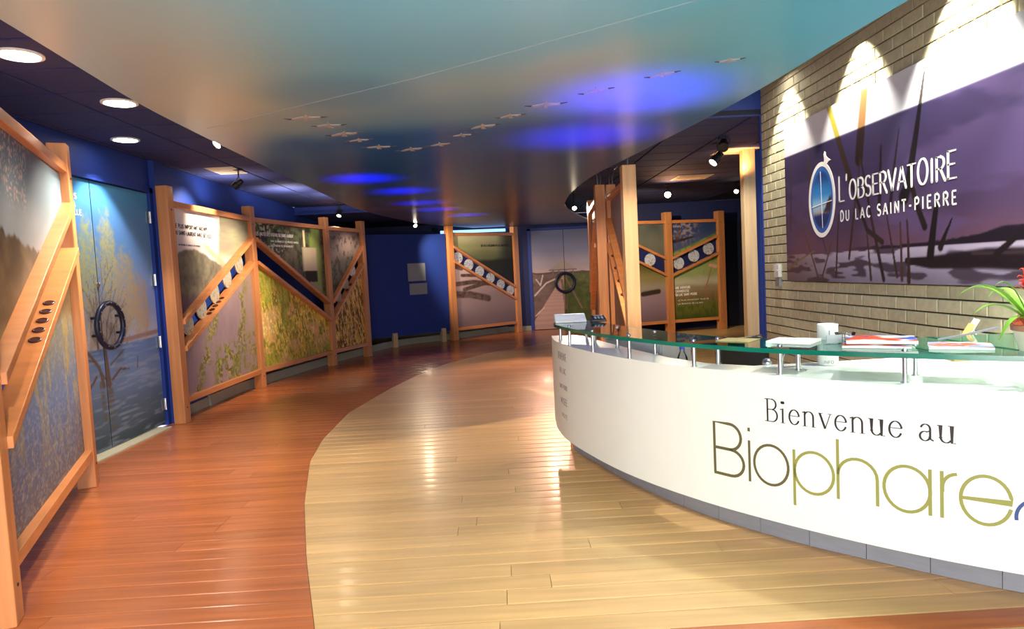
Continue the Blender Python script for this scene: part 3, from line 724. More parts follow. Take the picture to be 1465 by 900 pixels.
def paint_meadow(u, z):
    n = fbm(u*11, z*9, 60, 4); hi = mix(full('#2A2420', u), C('#3E4A2C'), ss(.4, .6, n)); hi = mix(hi, C('#9AA886'), ss(.60, .74, fbm(u*20, z*20, 61, 4))*ss(1.4, .2, u)); hi = mix(hi, C('#5A4846'), ss(.5, .8, fbm(u*2, z*2, 62))*.7)
    hi = mix(hi, C('#7E9440'), ss(1.62, 1.75, u+.08*n)*ss(2.05, 1.9, u)*.9)
    hi = mix(hi, C('#2F2824'), ss(1.2, 1.1, u)*ss(1.9, 1.8, z)*.2)
    # nesting box on a pole
    bxm = ss(.32, .30, np.abs(u-1.62)*1)*ss(.20, .185, np.abs(z-1.83)); hi = mix(hi, C('#B9A98A'), bxm*ss(.25, .235, np.abs(u-1.62)))
    hi = mix(hi, C('#8A7C60'), ss(.012, .006, np.abs(np.abs(u-1.62)-.22))*ss(.2, .185, np.abs(z-1.83)))
    hi = mix(hi, C('#D8C79C'), ss(.035, .028, np.abs(u-1.46))*ss(.14, .13, np.abs(z-2.16)))
    hi = mix(hi, C('#1E1A18'), ss(.2, .18, np.abs(u-1.63))*ss(.1, .08, np.abs(z-1.55)))
    hi = mix(hi, C('#8A8070'), seg(u, z, [(1.6, 1.45), (1.9, 1.35)], .02))
    g = fbm(u*26+z*6, z*9, 70, 4); lo = mix(full('#5E5A26', u), C('#A69440'), ss(.3, .7, g)); lo = mix(lo, C('#B08C7A'), ss(.55, .75, fbm(u*3, z*4, 72))*.7)
    lo = mix(lo, C('#D8C98A'), ss(.66, .8, fbm(u*40, z*24, 73, 3))*.6); lo = mix(lo, C('#6E8034'), ss(.5, .7, fbm(u*4, z*3, 75))*.6); lo = mix(lo, C('#3A3A18'), ss(.9, .2, z)*.35)
    lo = mix(lo, C('#C07A2A'), ss(.78, .84, vn(u*30, z*30, 79))*.5)
    lo = np.clip(lo*np.array([1.45, 1.38, 1.1]), 0, 1); hi = np.clip(hi*1.15, 0, 1)
    sel = ss(-.02, .02, z-(2.0-1.05*u/2.16)); return mix(lo, hi, sel)
def paint_straw(u, z):
    hi = ramp(z+.1*fbm(u*4, z*4, 80), [(1.3, '#4C4A38'), (1.8, '#6C6A60'), (2.0, '#8E7E7C'), (2.35, '#6E5C58')]); hi = mix(hi, C('#C8A8A0'), ss(.28, .1, np.hypot((u-.6)*.8, z-2.12))*.7); hi = mix(hi, C('#3A3026'), ss(.55, .7, fbm(u*16, z*14, 81))*.6)
    lo = mix(full('#4E3418', u), C('#B28C40'), ss(.35, .65, fbm(u*30+z*8, z*8, 83, 4))); lo = mix(lo, C('#E0C48A'), ss(.66, .8, fbm(u*50, z*20, 85, 3))*.6)
    lo = np.clip(lo*np.array([1.3, 1.25, 1.15]), 0, 1)
    sel = ss(-.02, .02, z-(.95+1.05*u/1.16)); return mix(lo, hi, sel)
def paint_dock(u, z):
    hi = ramp(z+.05*fbm(u*2, z*5, 90), [(1.2, '#1E1E20'), (1.75, '#22241E'), (1.86, '#5C6040'), (2.1, '#8A8A5C'), (2.35, '#C8C494')]); hi = mix(hi, C('#16181C'), ss(1.3, 1.75, u)*.75)
    lo = ramp(z+.04*fbm(u*4, z*14, 91), [(.25, '#6E5A60'), (.9, '#93797A'), (1.45, '#C0A3A0'), (1.9, '#CDB6B4')])
    for pts, w in (([(.0, 1.02), (.5, 1.0), (1.05, .88)], .075), ([(.0, 1.24), (.6, 1.28), (1.1, 1.22)], .05), ([(.3, 1.44), (.9, 1.42)], .035), ([(.35, 1.12), (1.0, 1.24), (1.4, 1.3)], .045), ([(0, 1.68), (.3, 1.6)], .05)):
        lo = mix(lo, mix(full('#3A2A26', u), C('#6A5048'), fbm(u*14, z*20, 93)), seg(u, z, pts, w))
    sel = ss(-.02, .02, z-(2.0-1.05*u/1.94)); return mix(lo, hi, sel)
def paint_mauve(u, z):
    return mix(ramp(z, [(.3, '#4E3834'), (1.2, '#6E5450'), (2.3, '#7A6C7C')]), C('#8A6E60'), (fbm(u*4, z*4, 95)-.3)*.5)
def paint_bluet(u, z):
    hi = ramp(z, [(1.5, '#4E4A40'), (1.9, '#54564E'), (2.3, '#3C4440')]); hi = mix(hi, C('#6E6A58'), fbm(u*4, z*4, 97)*.4)
    lo = ramp(z+.03*fbm(u*5, z*12, 98), [(.25, '#6C5464'), (.8, '#8C7282'), (1.0, '#8E8270'), (1.2, '#7C7040'), (1.45, '#4E4A22')])
    lo = mix(lo, C('#2E2420'), seg(u, z, [(.42, .86), (.80, .90)], .05)); lo = mix(lo, C('#8A7468'), seg(u, z, [(.45, .93), (.8, .96)], .012))
    return mix(lo, hi, ss(1.42, 1.5, z))
def paint_green(u, z):
    hi = mix(ramp(z+u*.1, [(1.6, '#3E4256'), (2.0, '#3A4670'), (2.35, '#24345E')]), C('#8E7A80'), ss(.55, .15, np.hypot(u-.35, z-2.25))*ss(.45, .7, fbm(u*20, z*20, 100, 3)))
    hi = mix(hi, C('#2E1E1C'), seg(u, z, [(.15, 1.93), (.4, 1.97), (.62, 2.02)], .035, .012)); hi = mix(hi, C('#4A2E28'), seg(u, z, [(.25, 1.98), (.3, 2.2)], .06, .02)*.6)
    lo = ramp(z+.05*fbm(u*4, z*4, 103), [(.2, '#2C3A16'), (.55, '#5A5A24'), (.78, '#7A5E3A'), (.95, '#8A7A58'), (1.08, '#B4AE94'), (1.3, '#7E9450'), (1.6, '#56702C')])
    lo = mix(lo, C('#A0A860'), ss(.5, .7, fbm(u*7, z*7, 105))*ss(1.1, 1.3, z)*.5); lo = mix(lo, C('#30440F'), ss(.5, .75, fbm(u*22, z*10, 107))*ss(.9, .5, z)*.6)
    lo = mix(lo, C('#A5654A'), seg(u, z, [(.86, .85), (1.05, 1.36)], .014)); lo = mix(lo, C('#D49A8A'), seg(u, z, [(1.0, 1.40), (1.14, 1.36)], .035))
    return mix(lo, hi, ss(1.62, 1.68, z-.37*u))
zt = (2.15, 1.82); zb = (1.09, .80)    # module heights of the two braces (high end, low end)

# near left run
t = thing('exhibit_panel_wall', (-2.7, 4.0, 0), 'timber framed picture panel at the left edge, nearest the camera, with diagonal braces over a water photo', 'display panel', 'timber framed exhibit panels')
A, B = (-2.27, 2.92), (-3.16, 5.0); d = (B[0]-A[0], B[1]-A[1])
post(t, A, d, m='wood'); post(t, B, d)
bay(t, A, B, (zb[0], zt[0]), (zb[1], zt[1]), paint_near, (), (.90, 1.01, 1.12, 1.23, 1.34), du=.009, rail_bot=.22)
# long left run
pts = [(-3.49, 7.22), (-3.42, 9.41), (-2.92, 11.51), (-2.52, 12.6)]
t = thing('exhibit_panel_wall', (-3.3, 9.9, 0), 'long three bay timber framed photo wall beyond the tree mural door, with river, meadow and straw pictures', 'display panel', 'timber framed exhibit panels')
for i, p in enumerate(pts):
    a, b = pts[max(i-1, 0)], pts[min(i+1, 3)]; post(t, p, (b[0]-a[0], b[1]-a[1]))
P, N, L0 = bay(t, pts[0], pts[1], (zb[0], zt[0]), (zb[1], zt[1]), paint_island, (.28, .62, .98, 1.36, 1.75), (.74, .83, .92, 1.01, 1.10), du=.011)
mb = MB(); f = on(P, N); text(mb, 'LE PLUS IMPORTANT ARCHIPEL,', f, .14, 2.125, .042, .82, .2); text(mb, 'DU SAINT-LAURENT AVEC SES ILES', f, .14, 2.05, .042, .86, .2); text(mb, 'UN ENSEMBLE DE MARAIS ET DE CHENAUX', f, .2, 1.93, .018, .5, .14)
mb.build('lettering', M['text_black'], t)['kind'] = 'stuff'
P, N, L0 = bay(t, pts[1], pts[2], (zt[0], zb[0]), (zt[1], zb[1]), paint_meadow, du=.012)
mb = MB(); f = on(P, N); text(mb, 'LES HALTES DES OISEAUX DU SAINT-LAURENT', f, .14, 2.16, .045, 1.0, .2); text(mb, 'DANS LES MARAIS ET LES PRAIRIES HUMIDES', f, .5, 2.075, .026, .78, .18); text(mb, 'LES OISEAUX SE RASSEMBLENT', f, .5, 2.01, .026, .62, .18)
mb.build('lettering', M['text_white'], t)['kind'] = 'stuff'
bay(t, pts[2], pts[3], (zb[0], zt[0]), (zb[1], zt[1]), paint_straw, (.3, .55, .8), (.55, .66), du=.012)
# far middle run
A, B = (-1.03, 14.86), (.45, 16.12); d = (B[0]-A[0], B[1]-A[1])
t = thing('exhibit_panel_wall', (-.3, 15.5, 0), 'timber framed panel with six round pictures and a dock photo, beside the boardwalk mural door', 'display panel', 'timber framed exhibit panels')
post(t, A, d, w=.15); post(t, B, d, w=.14)
P, N, L0 = bay(t, A, B, (zt[0], zb[0]), (zt[1], zb[1]), paint_dock, (.22, .52, .83, 1.14, 1.45, 1.74), du=.015)
mb = MB(); text(mb, 'DES ILES A DECOUVRIR AU LAC SAINT-PIERRE', on(P, N), .9, 2.08, .045, .85, .2); mb.build('lettering', M['text_black'], t)['kind'] = 'stuff'
# the gap boards of the far panels are backed by dark navy
def backing(t, A, B, up, lo):
    A = Vector((A[0], A[1], 0)); B = Vector((B[0], B[1], 0)); L0 = (B-A).length; D = (B-A).normalized(); N = Vector((D.y, -D.x, 0)); mb = MB(); vs = []
    for off in (-.012, -.022):
        for u, z in ((.05, lo[0]-.02+(lo[1]-lo[0])*.05/L0), (L0-.05, lo[1]-.02), (L0-.05, up[1]-.02), (.05, up[0]-.02)):
            vs.append(A+D*u+N*off+Vector((0, 0, z)))
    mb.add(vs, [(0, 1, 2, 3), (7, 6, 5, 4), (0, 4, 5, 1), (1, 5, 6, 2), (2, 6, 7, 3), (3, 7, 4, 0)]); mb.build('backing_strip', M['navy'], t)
backing(t, A, B, (zt[0], zb[0]), (zt[1], zb[1]))
# right near run (seen edge-on)
t = thing('exhibit_panel_wall', (1.48, 8.6, 0), 'timber framed panel run seen edge-on behind the end of the reception desk', 'display panel', 'timber framed exhibit panels')
post(t, (1.58, 10.86), (0, 1)); post(t, (1.41, 8.91), (0, 1), w=.13); post(t, (1.56, 8.93), (0, 1)); post(t, (1.48, 7.32), (0, 1), w=.15, m='wood_light')
bay(t, (1.56, 8.93), (1.48, 7.32), (zt[0], zb[0]), (zt[1], zb[1]), paint_mauve, (), (.35, .6, .85, 1.1), du=.03)
bay(t, (1.58, 10.86), (1.41, 8.97), (zb[0], zt[0]), (zb[1], zt[1]), paint_mauve, (), (), du=.04)
for (x, y, xx, yy, h) in ((1.48, 7.32, 1.44, 7.36, 2.83), (1.39, 8.9, 1.30, 8.95, 2.83), (1.43, 8.9, 1.36, 9.1, 2.83), (1.55, 8.93, 1.60, 9.2, 2.83), (1.59, 8.9, 1.72, 9.2, 2.83)):
    mb = MB(); mb.tube([(x, y, 2.52), (x, y, 2.66), (x*.7+xx*.3, y*.7+yy*.3, 2.76), (xx, yy, h)], .009, 8); mb.build('conduit', M['steel'], t)
# right far run
t = thing('exhibit_panel_wall', (3.7, 14.1, 0), 'timber framed panel with three round pictures and a green marsh photo, in front of the dark back wall', 'display panel', 'timber framed exhibit panels')
p3 = [(2.62, 13.72), (3.62, 14.04), (4.84, 14.36)]
for i, p in enumerate(p3): post(t, p, (1, .3), w=.16)
bay(t, p3[0], p3[1], (2.05, 1.57), (1.72, 1.22), paint_bluet, (.62,), (.62,), du=.02, rail_top=2.38); backing(t, p3[0], p3[1], (2.05, 1.57), (1.72, 1.22))
P, N, L0 = bay(t, p3[1], p3[2], (1.58, 2.08), (1.22, 1.70), paint_green, (.25, .62, .98), (.3, .64, .98), du=.015, rail_top=2.38); backing(t, p3[1], p3[2], (1.58, 2.08), (1.22, 1.70))
mb = MB(); f = on(P, N)
text(mb, 'UNE AVENTURE', f, .15, .925, .05, .36, .22); text(mb, 'GRANDIOSE', f, .15, .85, .05, .33, .22); text(mb, 'DU LAC SAINT-PIERRE', f, .15, .775, .05, .52, .22)
text(mb, 'LE PLUS IMPORTANT PLAN D'.replace(' D', ' DE'), f, .2, .665, .026, .75, .18); text(mb, 'LA RESERVE DE LA BIO', f, .2, .59, .026, .6, .18)
mb.build('lettering', M['text_white'], t)['kind'] = 'stuff'

# ------------------------------------------------------------------ blue notice board on feet
t = thing('notice_board', (-1.9, 14.2, 0), 'freestanding dark blue board on short wooden feet with two pale notices, at the far end', 'partition')
A = Vector((-2.80, 13.66, 0)); B = Vector((-1.12, 14.80, 0)); D = (B-A).normalized(); N = Vector((D.y, -D.x, 0)); L0 = (B-A).length; Z = Vector((0, 0, 1))
mb = MB(); mb.box((A+B)/2+Z*1.30, (L0, .05, 2.14), (D, N, Z)); mb.build('board', M['blue'], t)
for u in (.68, 1.85):
    mb = MB(); mb.box(A+D*u+N*.03+Z*.15, (.10, .09, .30), (D, N, Z)); mb.build('foot', M['wood_pale'], t, bevel=.004)
# notices are fixed to the board
for (u, z, w_, h_) in ((1.28, 1.56, .42, .38), (1.30, 1.20, .42, .24)):
    mb = MB(); mb.box(A+D*u+N*.030+Z*z, (w_, .010, h_), (D, N, Z)); mb.build('notice', M['notice'] if 'notice' in M else M.setdefault('notice', mat('pale_notice', hexc('9AA0A8'), .6, var=.03)), t)

# ------------------------------------------------------------------ doors
def branch_list():
    rnd = random.Random(5); out = []
    def grow(x, z, ang, L, w, d):
        pts = [(x, z)]
        for k in range(3):
            ang += rnd.uniform(-.16, .16); x += math.sin(ang)*L/3; z += math.cos(ang)*L/3; pts.append((x, z))
        out.append((pts, w))
        if d > 0:
            for k in range(3 if d > 1 else 2): q = pts[rnd.choice((1, 2, 3))]; grow(q[0], q[1], ang+rnd.uniform(-.75, .75), L*rnd.uniform(.55, .8), w*.55, d-1)
    grow(6.20, .62, -.04, .55, .022, 3); grow(6.12, .62, -.28, .5, .016, 3); grow(6.26, .64, .25, .5, .014, 3); grow(6.14, 1.0, -.1, .5, .012, 2)
    return out
def paint_tree(u, z):      # u = world y
    c = ramp(z+.03*fbm(u*2, z*2, 120), [(.98, '#A9AFCB'), (1.4, '#7C93CC'), (2.0, '#5484C4'), (2.5, '#3F8CCB')])
    tw = fbm(u*26, z*20, 121, 3); fine = fbm(u*55, z*55, 122, 2)
    for cx, cz, rx, rz, hh in ((5.75, 1.62, .24, .62, '#9FA04E'), (6.05, 1.66, .15, .56, '#ABA860'), (6.36, 1.75, .17, .50, '#B5A862'), (6.62, 1.45, .24, .44, '#B79E68'), (6.86, 1.28, .18, .36, '#B3946A'), (6.2, 1.2, .5, .3, '#A08E74')):
        dd = ((u-cx)/rx)**2+((z-cz)/rz)**2; c = mix(c, C(hh), ss(1.15, .3, dd+.7*(tw-.5))*(.48+.45*ss(.3, .75, fine)))
    for pts, w in branch_list(): c = mix(c, C('#6A6058'), seg(u, z, pts, w, w*.45)*.75)
    shore = ss(.03, .015, np.abs(z-(.975+.05*(u-6.3))))*ss(6.25, 6.5, u); c = mix(c, C('#8F7272'), shore)
    wtr = mix(ramp(z+.02*fbm(u*4, z*30, 124), [(0, '#2E3A42'), (.3, '#4A5E74'), (.65, '#6480B0'), (.95, '#5878B4')]), C('#93A2BA'), ss(.55, .9, fbm(u*5, z*45, 125, 2))*.5)
    wtr = mix(wtr, C('#5A5040'), np.clip(seg(u, z, [(6.2, .62), (6.22, .15)], .05)+seg(u, z, [(6.08, .62), (6.1, .3)], .03), 0, 1)*ss(.2, .7, fbm(u*4, z*40, 127, 2))*.75)
    out = mix(wtr, c, ss(.94, .95, z-.03*(u-6.3)))
    for pts, w in (([(6.2, .60), (6.18, .97)], .035), ([(6.12, .60), (6.07, .78), (5.9, .95)], .022), ([(6.02, .70), (5.88, .58), (5.8, .56)], .014), ([(6.26, .64), (6.4, .72), (6.55, .70)], .014), ([(6.25, .78), (6.5, .9)], .010), ([(6.7, .70), (6.72, .80)], .010), ([(6.15, .66), (6.0, .84), (5.85, .88)], .012)):
        out = mix(out, C('#5A4A42'), seg(u, z, pts, w, w*.6))
    return out
door = thing('door_1', (-3.66, 6.1, 0), None, None); struct(door)
DX = -3.665
for a, b in ((5.08, 6.155), (6.165, 7.15)):
    o = picture('door_leaf', door, lambda u: (DX, u), a, b, lambda u: .02, lambda u: 2.47, paint_tree, (1, 0), .012, .045)
mb = MB(); bb(mb, -3.70, -3.61, 7.155, 7.22, 0, 2.53); bb(mb, -3.70, -3.61, 5.06, 5.075, 0, 2.53); bb(mb, -3.70, -3.61, 5.06, 7.22, 2.48, 2.53); mb.build('door_frame', M['blue'], door)
mb = MB(); bb(mb, -3.70, -3.50, 5.08, 7.0, 0.001, .014); mb.build('threshold', M['cream'], door)
for z in (2.22, 1.56, .90, .23):
    mb = MB(); bb(mb, -3.643, -3.628, 7.10, 7.155, z-.06, z+.06); mb.tube([(-3.622, 7.152, z-.062), (-3.622, 7.152, z+.062)], .009, 8); mb.build('hinge', M['steel'], door)
M['ringblue'] = mat('dark_navy_ring', hexc('161C38'), .35)
X_, Z_ = Vector((0, 1, 0)), Vector((0, 0, 1))
mb = MB(); mb.ring((-3.585, 6.20, 1.15), (X_, Z_), .205, .024, 48, 10)
for yy in (6.2-.19, 6.2+.19):
    for zz in (1.23, 1.07): mb.tube([(-3.585, yy, zz), (-3.645, yy, zz)], .012, 8)
rg = mb.build('ring_handle', M['ringblue'], door)
mb = MB()
for k in range(14):
    a = 2*PI*(k+.5)/14; mb.lathe((-3.562, 6.20+.205*math.cos(a), 1.15+.205*math.sin(a)), [(.007, 0), (.006, .004), (.001, .006)], 8, (X_, Z_, Vector((1, 0, 0))))
mb.build('stud', M['steel'], rg)
mb = MB(); mb.lathe((-3.645, 6.16, 1.53), [(.024, 0), (.024, .012), (.01, .02), (.001, .022)], 14, (X_, Z_, Vector((1, 0, 0)))); mb.build('lock', M['steel'], door)
mb = MB(); f = lambda u, v, h: (DX+.0235+h, u, v)
text(mb, 'ACCES', f, 5.74, 2.285, .045, .22, .24); text(mb, 'A LA', f, 5.77, 2.215, .045, .165, .24); text(mb, 'PASSERELLE', f, 5.63, 2.145, .045, .38, .24)
mb.build('lettering', M['text_white'], door)['kind'] = 'stuff'
# far double door with boardwalk photograph
def paint_walk(u, z):
    c = ramp(z, [(1.35, '#B89A98'), (1.6, '#9C8E9C'), (2.0, '#6F7290'), (2.45, '#565E80')])
    hz = 1.40; gx = 1.62
    g = mix(ramp(z, [(0, '#3A3A1C'), (.8, '#45501E'), (1.3, '#5A5A34')]), C('#2E3414'), fbm(u*8, z*10, 130)*.8)
    g = mix(g, mix(ramp(z, [(0, '#6A4E4A'), (1.2, '#7A5E58')]), C('#54403C'), fbm(u*5, z*9, 131)), ss(.02, -.02, u-(1.0+.36*z)))
    g = mix(g, mix(full('#B48A80', u), C('#8E6A62'), (np.sin(60*np.log(np.maximum(1.5-z, .03)))>0)*.25), ss(.01, -.01, np.abs(u-(gx-.35*(1.32-z)))-.33*(1.36-z)))
    g = mix(g, C('#6E5048'), seg(u, z, [(1.58, 1.2), (1.66, .5)], .03)+seg(u, z, [(2.05, .5), (1.68, 1.25)], .02))
    g = mix(g, C('#C8B4AC'), seg(u, z, [(.9, .85), (1.2, 1.15), (1.45, 1.25)], .018)+seg(u, z, [(.9, .35), (1.12, .55)], .015)+seg(u, z, [(.95, 1.25), (1.05, 1.1), (1.12, 1.35)], .015))
    c = mix(c, g, ss(hz+.01, hz-.02, z)); c = mix(c, C('#3E3030'), ss(.03, .01, np.abs(z-hz-.01+.03*fbm(u*8, u*0, 133)))*.8)
    roof = ss(.0, -.015, np.abs(u-gx)-(1.72-z)*1.35)*ss(1.46, 1.475, z)*ss(1.73, 1.71, z)
    c = mix(c, C('#9C8A80'), roof); c = mix(c, C('#4A3A38'), seg(u, z, [(gx-.33, 1.46), (gx+.33, 1.46)], .014))
    for k in (-.25, -.1, .08, .25): c = mix(c, C('#6A5450'), seg(u, z, [(gx+k, 1.45), (gx+k, 1.30)], .012))
    return c
door = thing('door_2', (1.55, YF-.03, 0), None, None); struct(door)
for a, b in ((.86, 1.655), (1.665, 2.45)):
    picture('door_leaf', door, lambda u: (u, YF-.06), a, b, lambda u: .015, lambda u: 2.44, paint_walk, (0, -1), .016, .045)
mb = MB(); bb(mb, .78, .855, YF-.11, YF-.001, 0, 2.49); bb(mb, 2.455, 2.53, YF-.11, YF-.001, 0, 2.49); bb(mb, .78, 2.53, YF-.11, YF-.001, 2.445, 2.50); mb.build('door_frame', M['blue'], door)
X2 = Vector((1, 0, 0)); mb = MB(); mb.ring((1.66, YF-.13, 1.14), (X2, Z_), .23, .035, 40, 8)
for k in (-.22, .22): mb.tube([(1.66+k, YF-.13, 1.14), (1.66+k, YF-.08, 1.14)], .014, 8)
mb.build('ring_handle', M['ringblue'], door)
# flat dark panel painted in place of the dark opening, right rear
mb = MB(); bb(mb, 4.98, 5.85, BACK_R-.03, BACK_R-.001, .001, 2.35); o = mb.build('dark_opening_panel', M['black'] if False else M.setdefault('darknavy', mat('dark_navy_panel', hexc('0A0F2A'), .6))); struct(o)

# ------------------------------------------------------------------ pale post and lit ceiling part at the brick corner
t = thing('support_post', (3.20, 8.25, 0), 'tall pale wooden post standing just left of the brick wall corner', 'post')
mb = MB(); mb.box((3.155, 8.25, CEIL/2-.005), (.15, .12, CEIL-.012)); mb.build('shaft', M['wood_pale'], t, bevel=.006)
mb = MB(); mb.box((3.155, 8.25, .06), (.18, .14, .10)); mb.build('base_plate', M['steel'], t)

# ------------------------------------------------------------------ banner
REEDS = [([(0.78, 2.59), (0.93, 2.28), (1.07, 2.0)], .03, .03, '#4A3A36'), ([(1.28, 2.6), (1.19, 2.12)], .042, .05, '#3A2A2C'), ([(1.91, 2.5), (1.84, 2.21), (1.75, 1.88), (1.7, 1.8)], .008, .05, '#221C22'), ([(1.46, 2.16), (1.45, 1.97), (1.43, 1.75)], .008, .022, '#352A34'), ([(1.66, 2.23), (1.6, 1.99), (1.55, 1.73)], .006, .02, '#352A34'), ([(1.77, 1.88), (1.83, 1.73), (1.9, 1.6)], .02, .024, '#2E2426'), ([(2.01, 1.73), (1.98, 1.59), (1.95, 1.43)], .02, .032, '#241C22'), ([(2.14, 1.63), (2.08, 1.54), (2.04, 1.47)], .005, .022, '#2E2426'), ([(1.21, 2.11), (1.12, 1.77), (1.04, 1.43)], .008, .014, '#4E3C38'), ([(1.22, 2.11), (1.33, 1.71), (1.47, 1.28)], .008, .018, '#3E3030'), ([(1.73, 1.65), (1.74, 1.46), (1.74, 1.27)], .008, .018, '#4A3432'), ([(0.14, 2.4), (0.09, 1.69)], .012, .008, '#5A4450'), ([(0.43, 2.32), (0.47, 1.89)], .006, .026, '#5A4A44'), ([(1.07, 2.0), (1.28, 1.62), (1.46, 1.53)], .016, .02, '#3A2E30'), ([(1.66, 1.64), (1.67, 1.28)], .01, .014, '#5A4040'), ([(0.34, 1.68), (0.56, 1.3)], .008, .012, '#6A5444'), ([(0.8, 1.57), (0.62, 1.27)], .008, .012, '#6A5444'), ([(1.28, 1.59), (1.32, 1.28)], .008, .014, '#4E3C38'), ([(.5, 1.9), (.7, 1.5)], .006, .01, '#5A4450'), ([(.9, 1.75), (.85, 1.3)], .008, .012, '#4E3C38'), ([(1.5, 1.75), (1.62, 1.3)], .006, .012, '#4A3634'), ([(2.47, 1.42), (2.65, 1.53)], .02, .012, '#2A2024'), ([(0.03, 1.36), (.2, 1.42), (.5, 1.5)], .012, .005, '#8A7450')]
def paint_banner(u, z):
    sky = mix(ramp(z+.05*(fbm(u*1.2, z*2.5, 140)-.5), [(1.5, '#73566A'), (1.75, '#5E4C6C'), (2.0, '#514568'), (2.33, '#4B4266')]), C('#7E5A6A'), ss(.9, .1, u)*ss(2.0, 1.5, z)*.7)
    sky = mix(sky, C('#6F5F88'), ss(.45, .75, fbm(u*1.5+z*2, z*5, 141))*.6)
    sky = mix(sky, C('#2A2030'), ss(.012, .0, z-(1.492+.03*ss(1.8, 2.6, u)+.03*ss(2.2, 2.6, u)+.012*fbm(u*14, u*0, 142)))*ss(-.004, .004, z-1.485)*ss(.9, 1.6, u))
    rip = fbm(u*5+3*z, z*26, 145, 2)
    wtr = mix(ramp(z, [(1.26, '#8A8294'), (1.4, '#A49CB0'), (1.48, '#B8AEC0')]), C('#4A3E4C'), ss(.5, .74, rip)*.85); wtr = mix(wtr, C('#7A5C5E'), ss(1.0, .1, u)*.55)
    c = mix(wtr, sky, ss(1.478, 1.484, z))
    # reflections and the floating log
    c = mix(c, C('#2C2028'), seg(u, z, [(1.72, 1.40), (1.95, 1.385), (2.4, 1.40), (3.6, 1.36)], .018, .07)+seg(u, z, [(1.96, 1.4), (1.99, 1.3)], .03, .02)*ss(.35, .5, rip))
    c = mix(c, C('#5A4A50'), seg(u, z, [(2.3, 1.43), (3.0, 1.42)], .01)*.6)
    for pts, a, b, h in REEDS: c = mix(c, C(h), seg(u, z, pts, a, b))
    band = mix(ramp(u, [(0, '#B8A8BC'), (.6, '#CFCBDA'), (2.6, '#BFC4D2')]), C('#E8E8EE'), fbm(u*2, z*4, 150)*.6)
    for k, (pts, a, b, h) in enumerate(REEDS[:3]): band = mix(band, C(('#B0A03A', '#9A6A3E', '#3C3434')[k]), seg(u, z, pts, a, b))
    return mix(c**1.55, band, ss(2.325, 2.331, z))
ban = thing('banner', (2.57, 4.2, 1.255), 'long printed banner with reeds on purple water hung on the brick wall', 'banner')
YB0, YB1 = 5.84, 2.25
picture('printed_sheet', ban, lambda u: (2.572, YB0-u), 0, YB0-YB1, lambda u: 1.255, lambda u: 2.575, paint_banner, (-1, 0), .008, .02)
fb = lambda u, v, h: (2.5618-h, YB0-u, v)
uu = lambda yv: YB0-yv
letters("L'OBSERVATOIRE", M['text_white'], ban, fb, uu(4.93), 1.852, .135, width=1.27, thick=.15, thin=.075, serif=.09, sp=.10, hmul={0: 1.34, 1: 1.3, 2: 1.02, 9: 1.0, 10: 1.12, 13: 1.12})
letters('DU LAC SAINT-PIERRE', M['text_white'], ban, fb, uu(4.91), 1.707, .073, width=1.25, thick=.16, sp=.34)
# emblem: oval ring, picture, cross hairs, perched bird
cy, cz = uu(5.19), 1.895
mb = MB(); E1 = [(cy+.195*math.cos(a), cz+.275*math.sin(a)) for a in np.linspace(0, 2*PI, 61)]; E1[-1] = E1[0]
ribbon(mb, E1, lambda t: .034, fb, 0, .0016)
ribbon(mb, [(cy-.16, cz-.045), (cy+.16, cz-.02)], lambda t: .006, fb, 0, .0022); ribbon(mb, [(cy-.01, cz+.22), (cy+.01, cz-.22)], lambda t: .004, fb, 0, .0022)
birdp = [(.035, .262), (.055, .30), (.045, .345), (.06, .365), (.078, .355), (.08, .33), (.11, .305), (.155, .285), (.115, .278), (.09, .262), (.085, .235), (.07, .24)]
vs = [fb(cy+a, cz+b, .0) for a, b in birdp]+[fb(cy+a, cz+b, .002) for a, b in birdp]; n = len(birdp)
mb.add(vs, [tuple(range(n, 2*n)), tuple(range(n))[::-1]]+[(i, (i+1) % n, n+(i+1) % n, n+i) for i in range(n)])
em = mb.build('emblem_ring', M['text_white'], ban)
def emblem():
    V = []; UV = []; k = 40; rings = 16
    V.append(fb(cy, cz, .001)); UV.append((0, 0))
    for i in range(1, rings+1):
        for j in range(k):
            a = 2*PI*j/k; x, z = .185*math.cos(a)*i/rings, .265*math.sin(a)*i/rings; V.append(fb(cy+x, cz+z, .001)); UV.append((x, z))
    F = [(0, 1+(j+1) % k, 1+j) for j in range(k)]
    for i in range(rings-1): F += [(1+i*k+j, 1+i*k+(j+1) % k, 1+(i+1)*k+(j+1) % k, 1+(i+1)*k+j) for j in range(k)]
    U = np.array(UV); x, z = U[:, :1], U[:, 1:]
    c = ramp(z, [(-.12, '#B09A90'), (-.04, '#8FB8D8'), (.06, '#2E7CC0'), (.2, '#183C78')]); c = mix(c, C('#1E2F66'), ss(-.10, -.115, z)); c = mix(c, C('#3A2A34'), ss(0, -.01, z+.10-.12*ss(.0, .14, x))*ss(-.11, -.10, z)*ss(.0, .03, x))
    e = np.hypot(x/.185, z/.265); c = mix(c, C('#3A6CB8'), ss(.78, .86, e)*.8)
    c = np.clip(c, 0, 1).reshape(-1, 3); c = np.where(c <= .04045, c/12.92, ((c+.055)/1.055)**2.4)
    org = worg(ban); me = bpy.data.meshes.new('emblem_picture'); me.from_pydata([tuple(Vector(v)-org) for v in V], [], F); me.materials.append(M['print'])
    q = np.ones((len(V), 4), np.float32); q[:, :3] = c; at = me.color_attributes.new('Col', 'FLOAT_COLOR', 'POINT'); at.data.foreach_set('color', q.ravel()); me.update()
    o = bpy.data.objects.new('emblem_picture', me); col.objects.link(o); o.parent = ban
emblem()
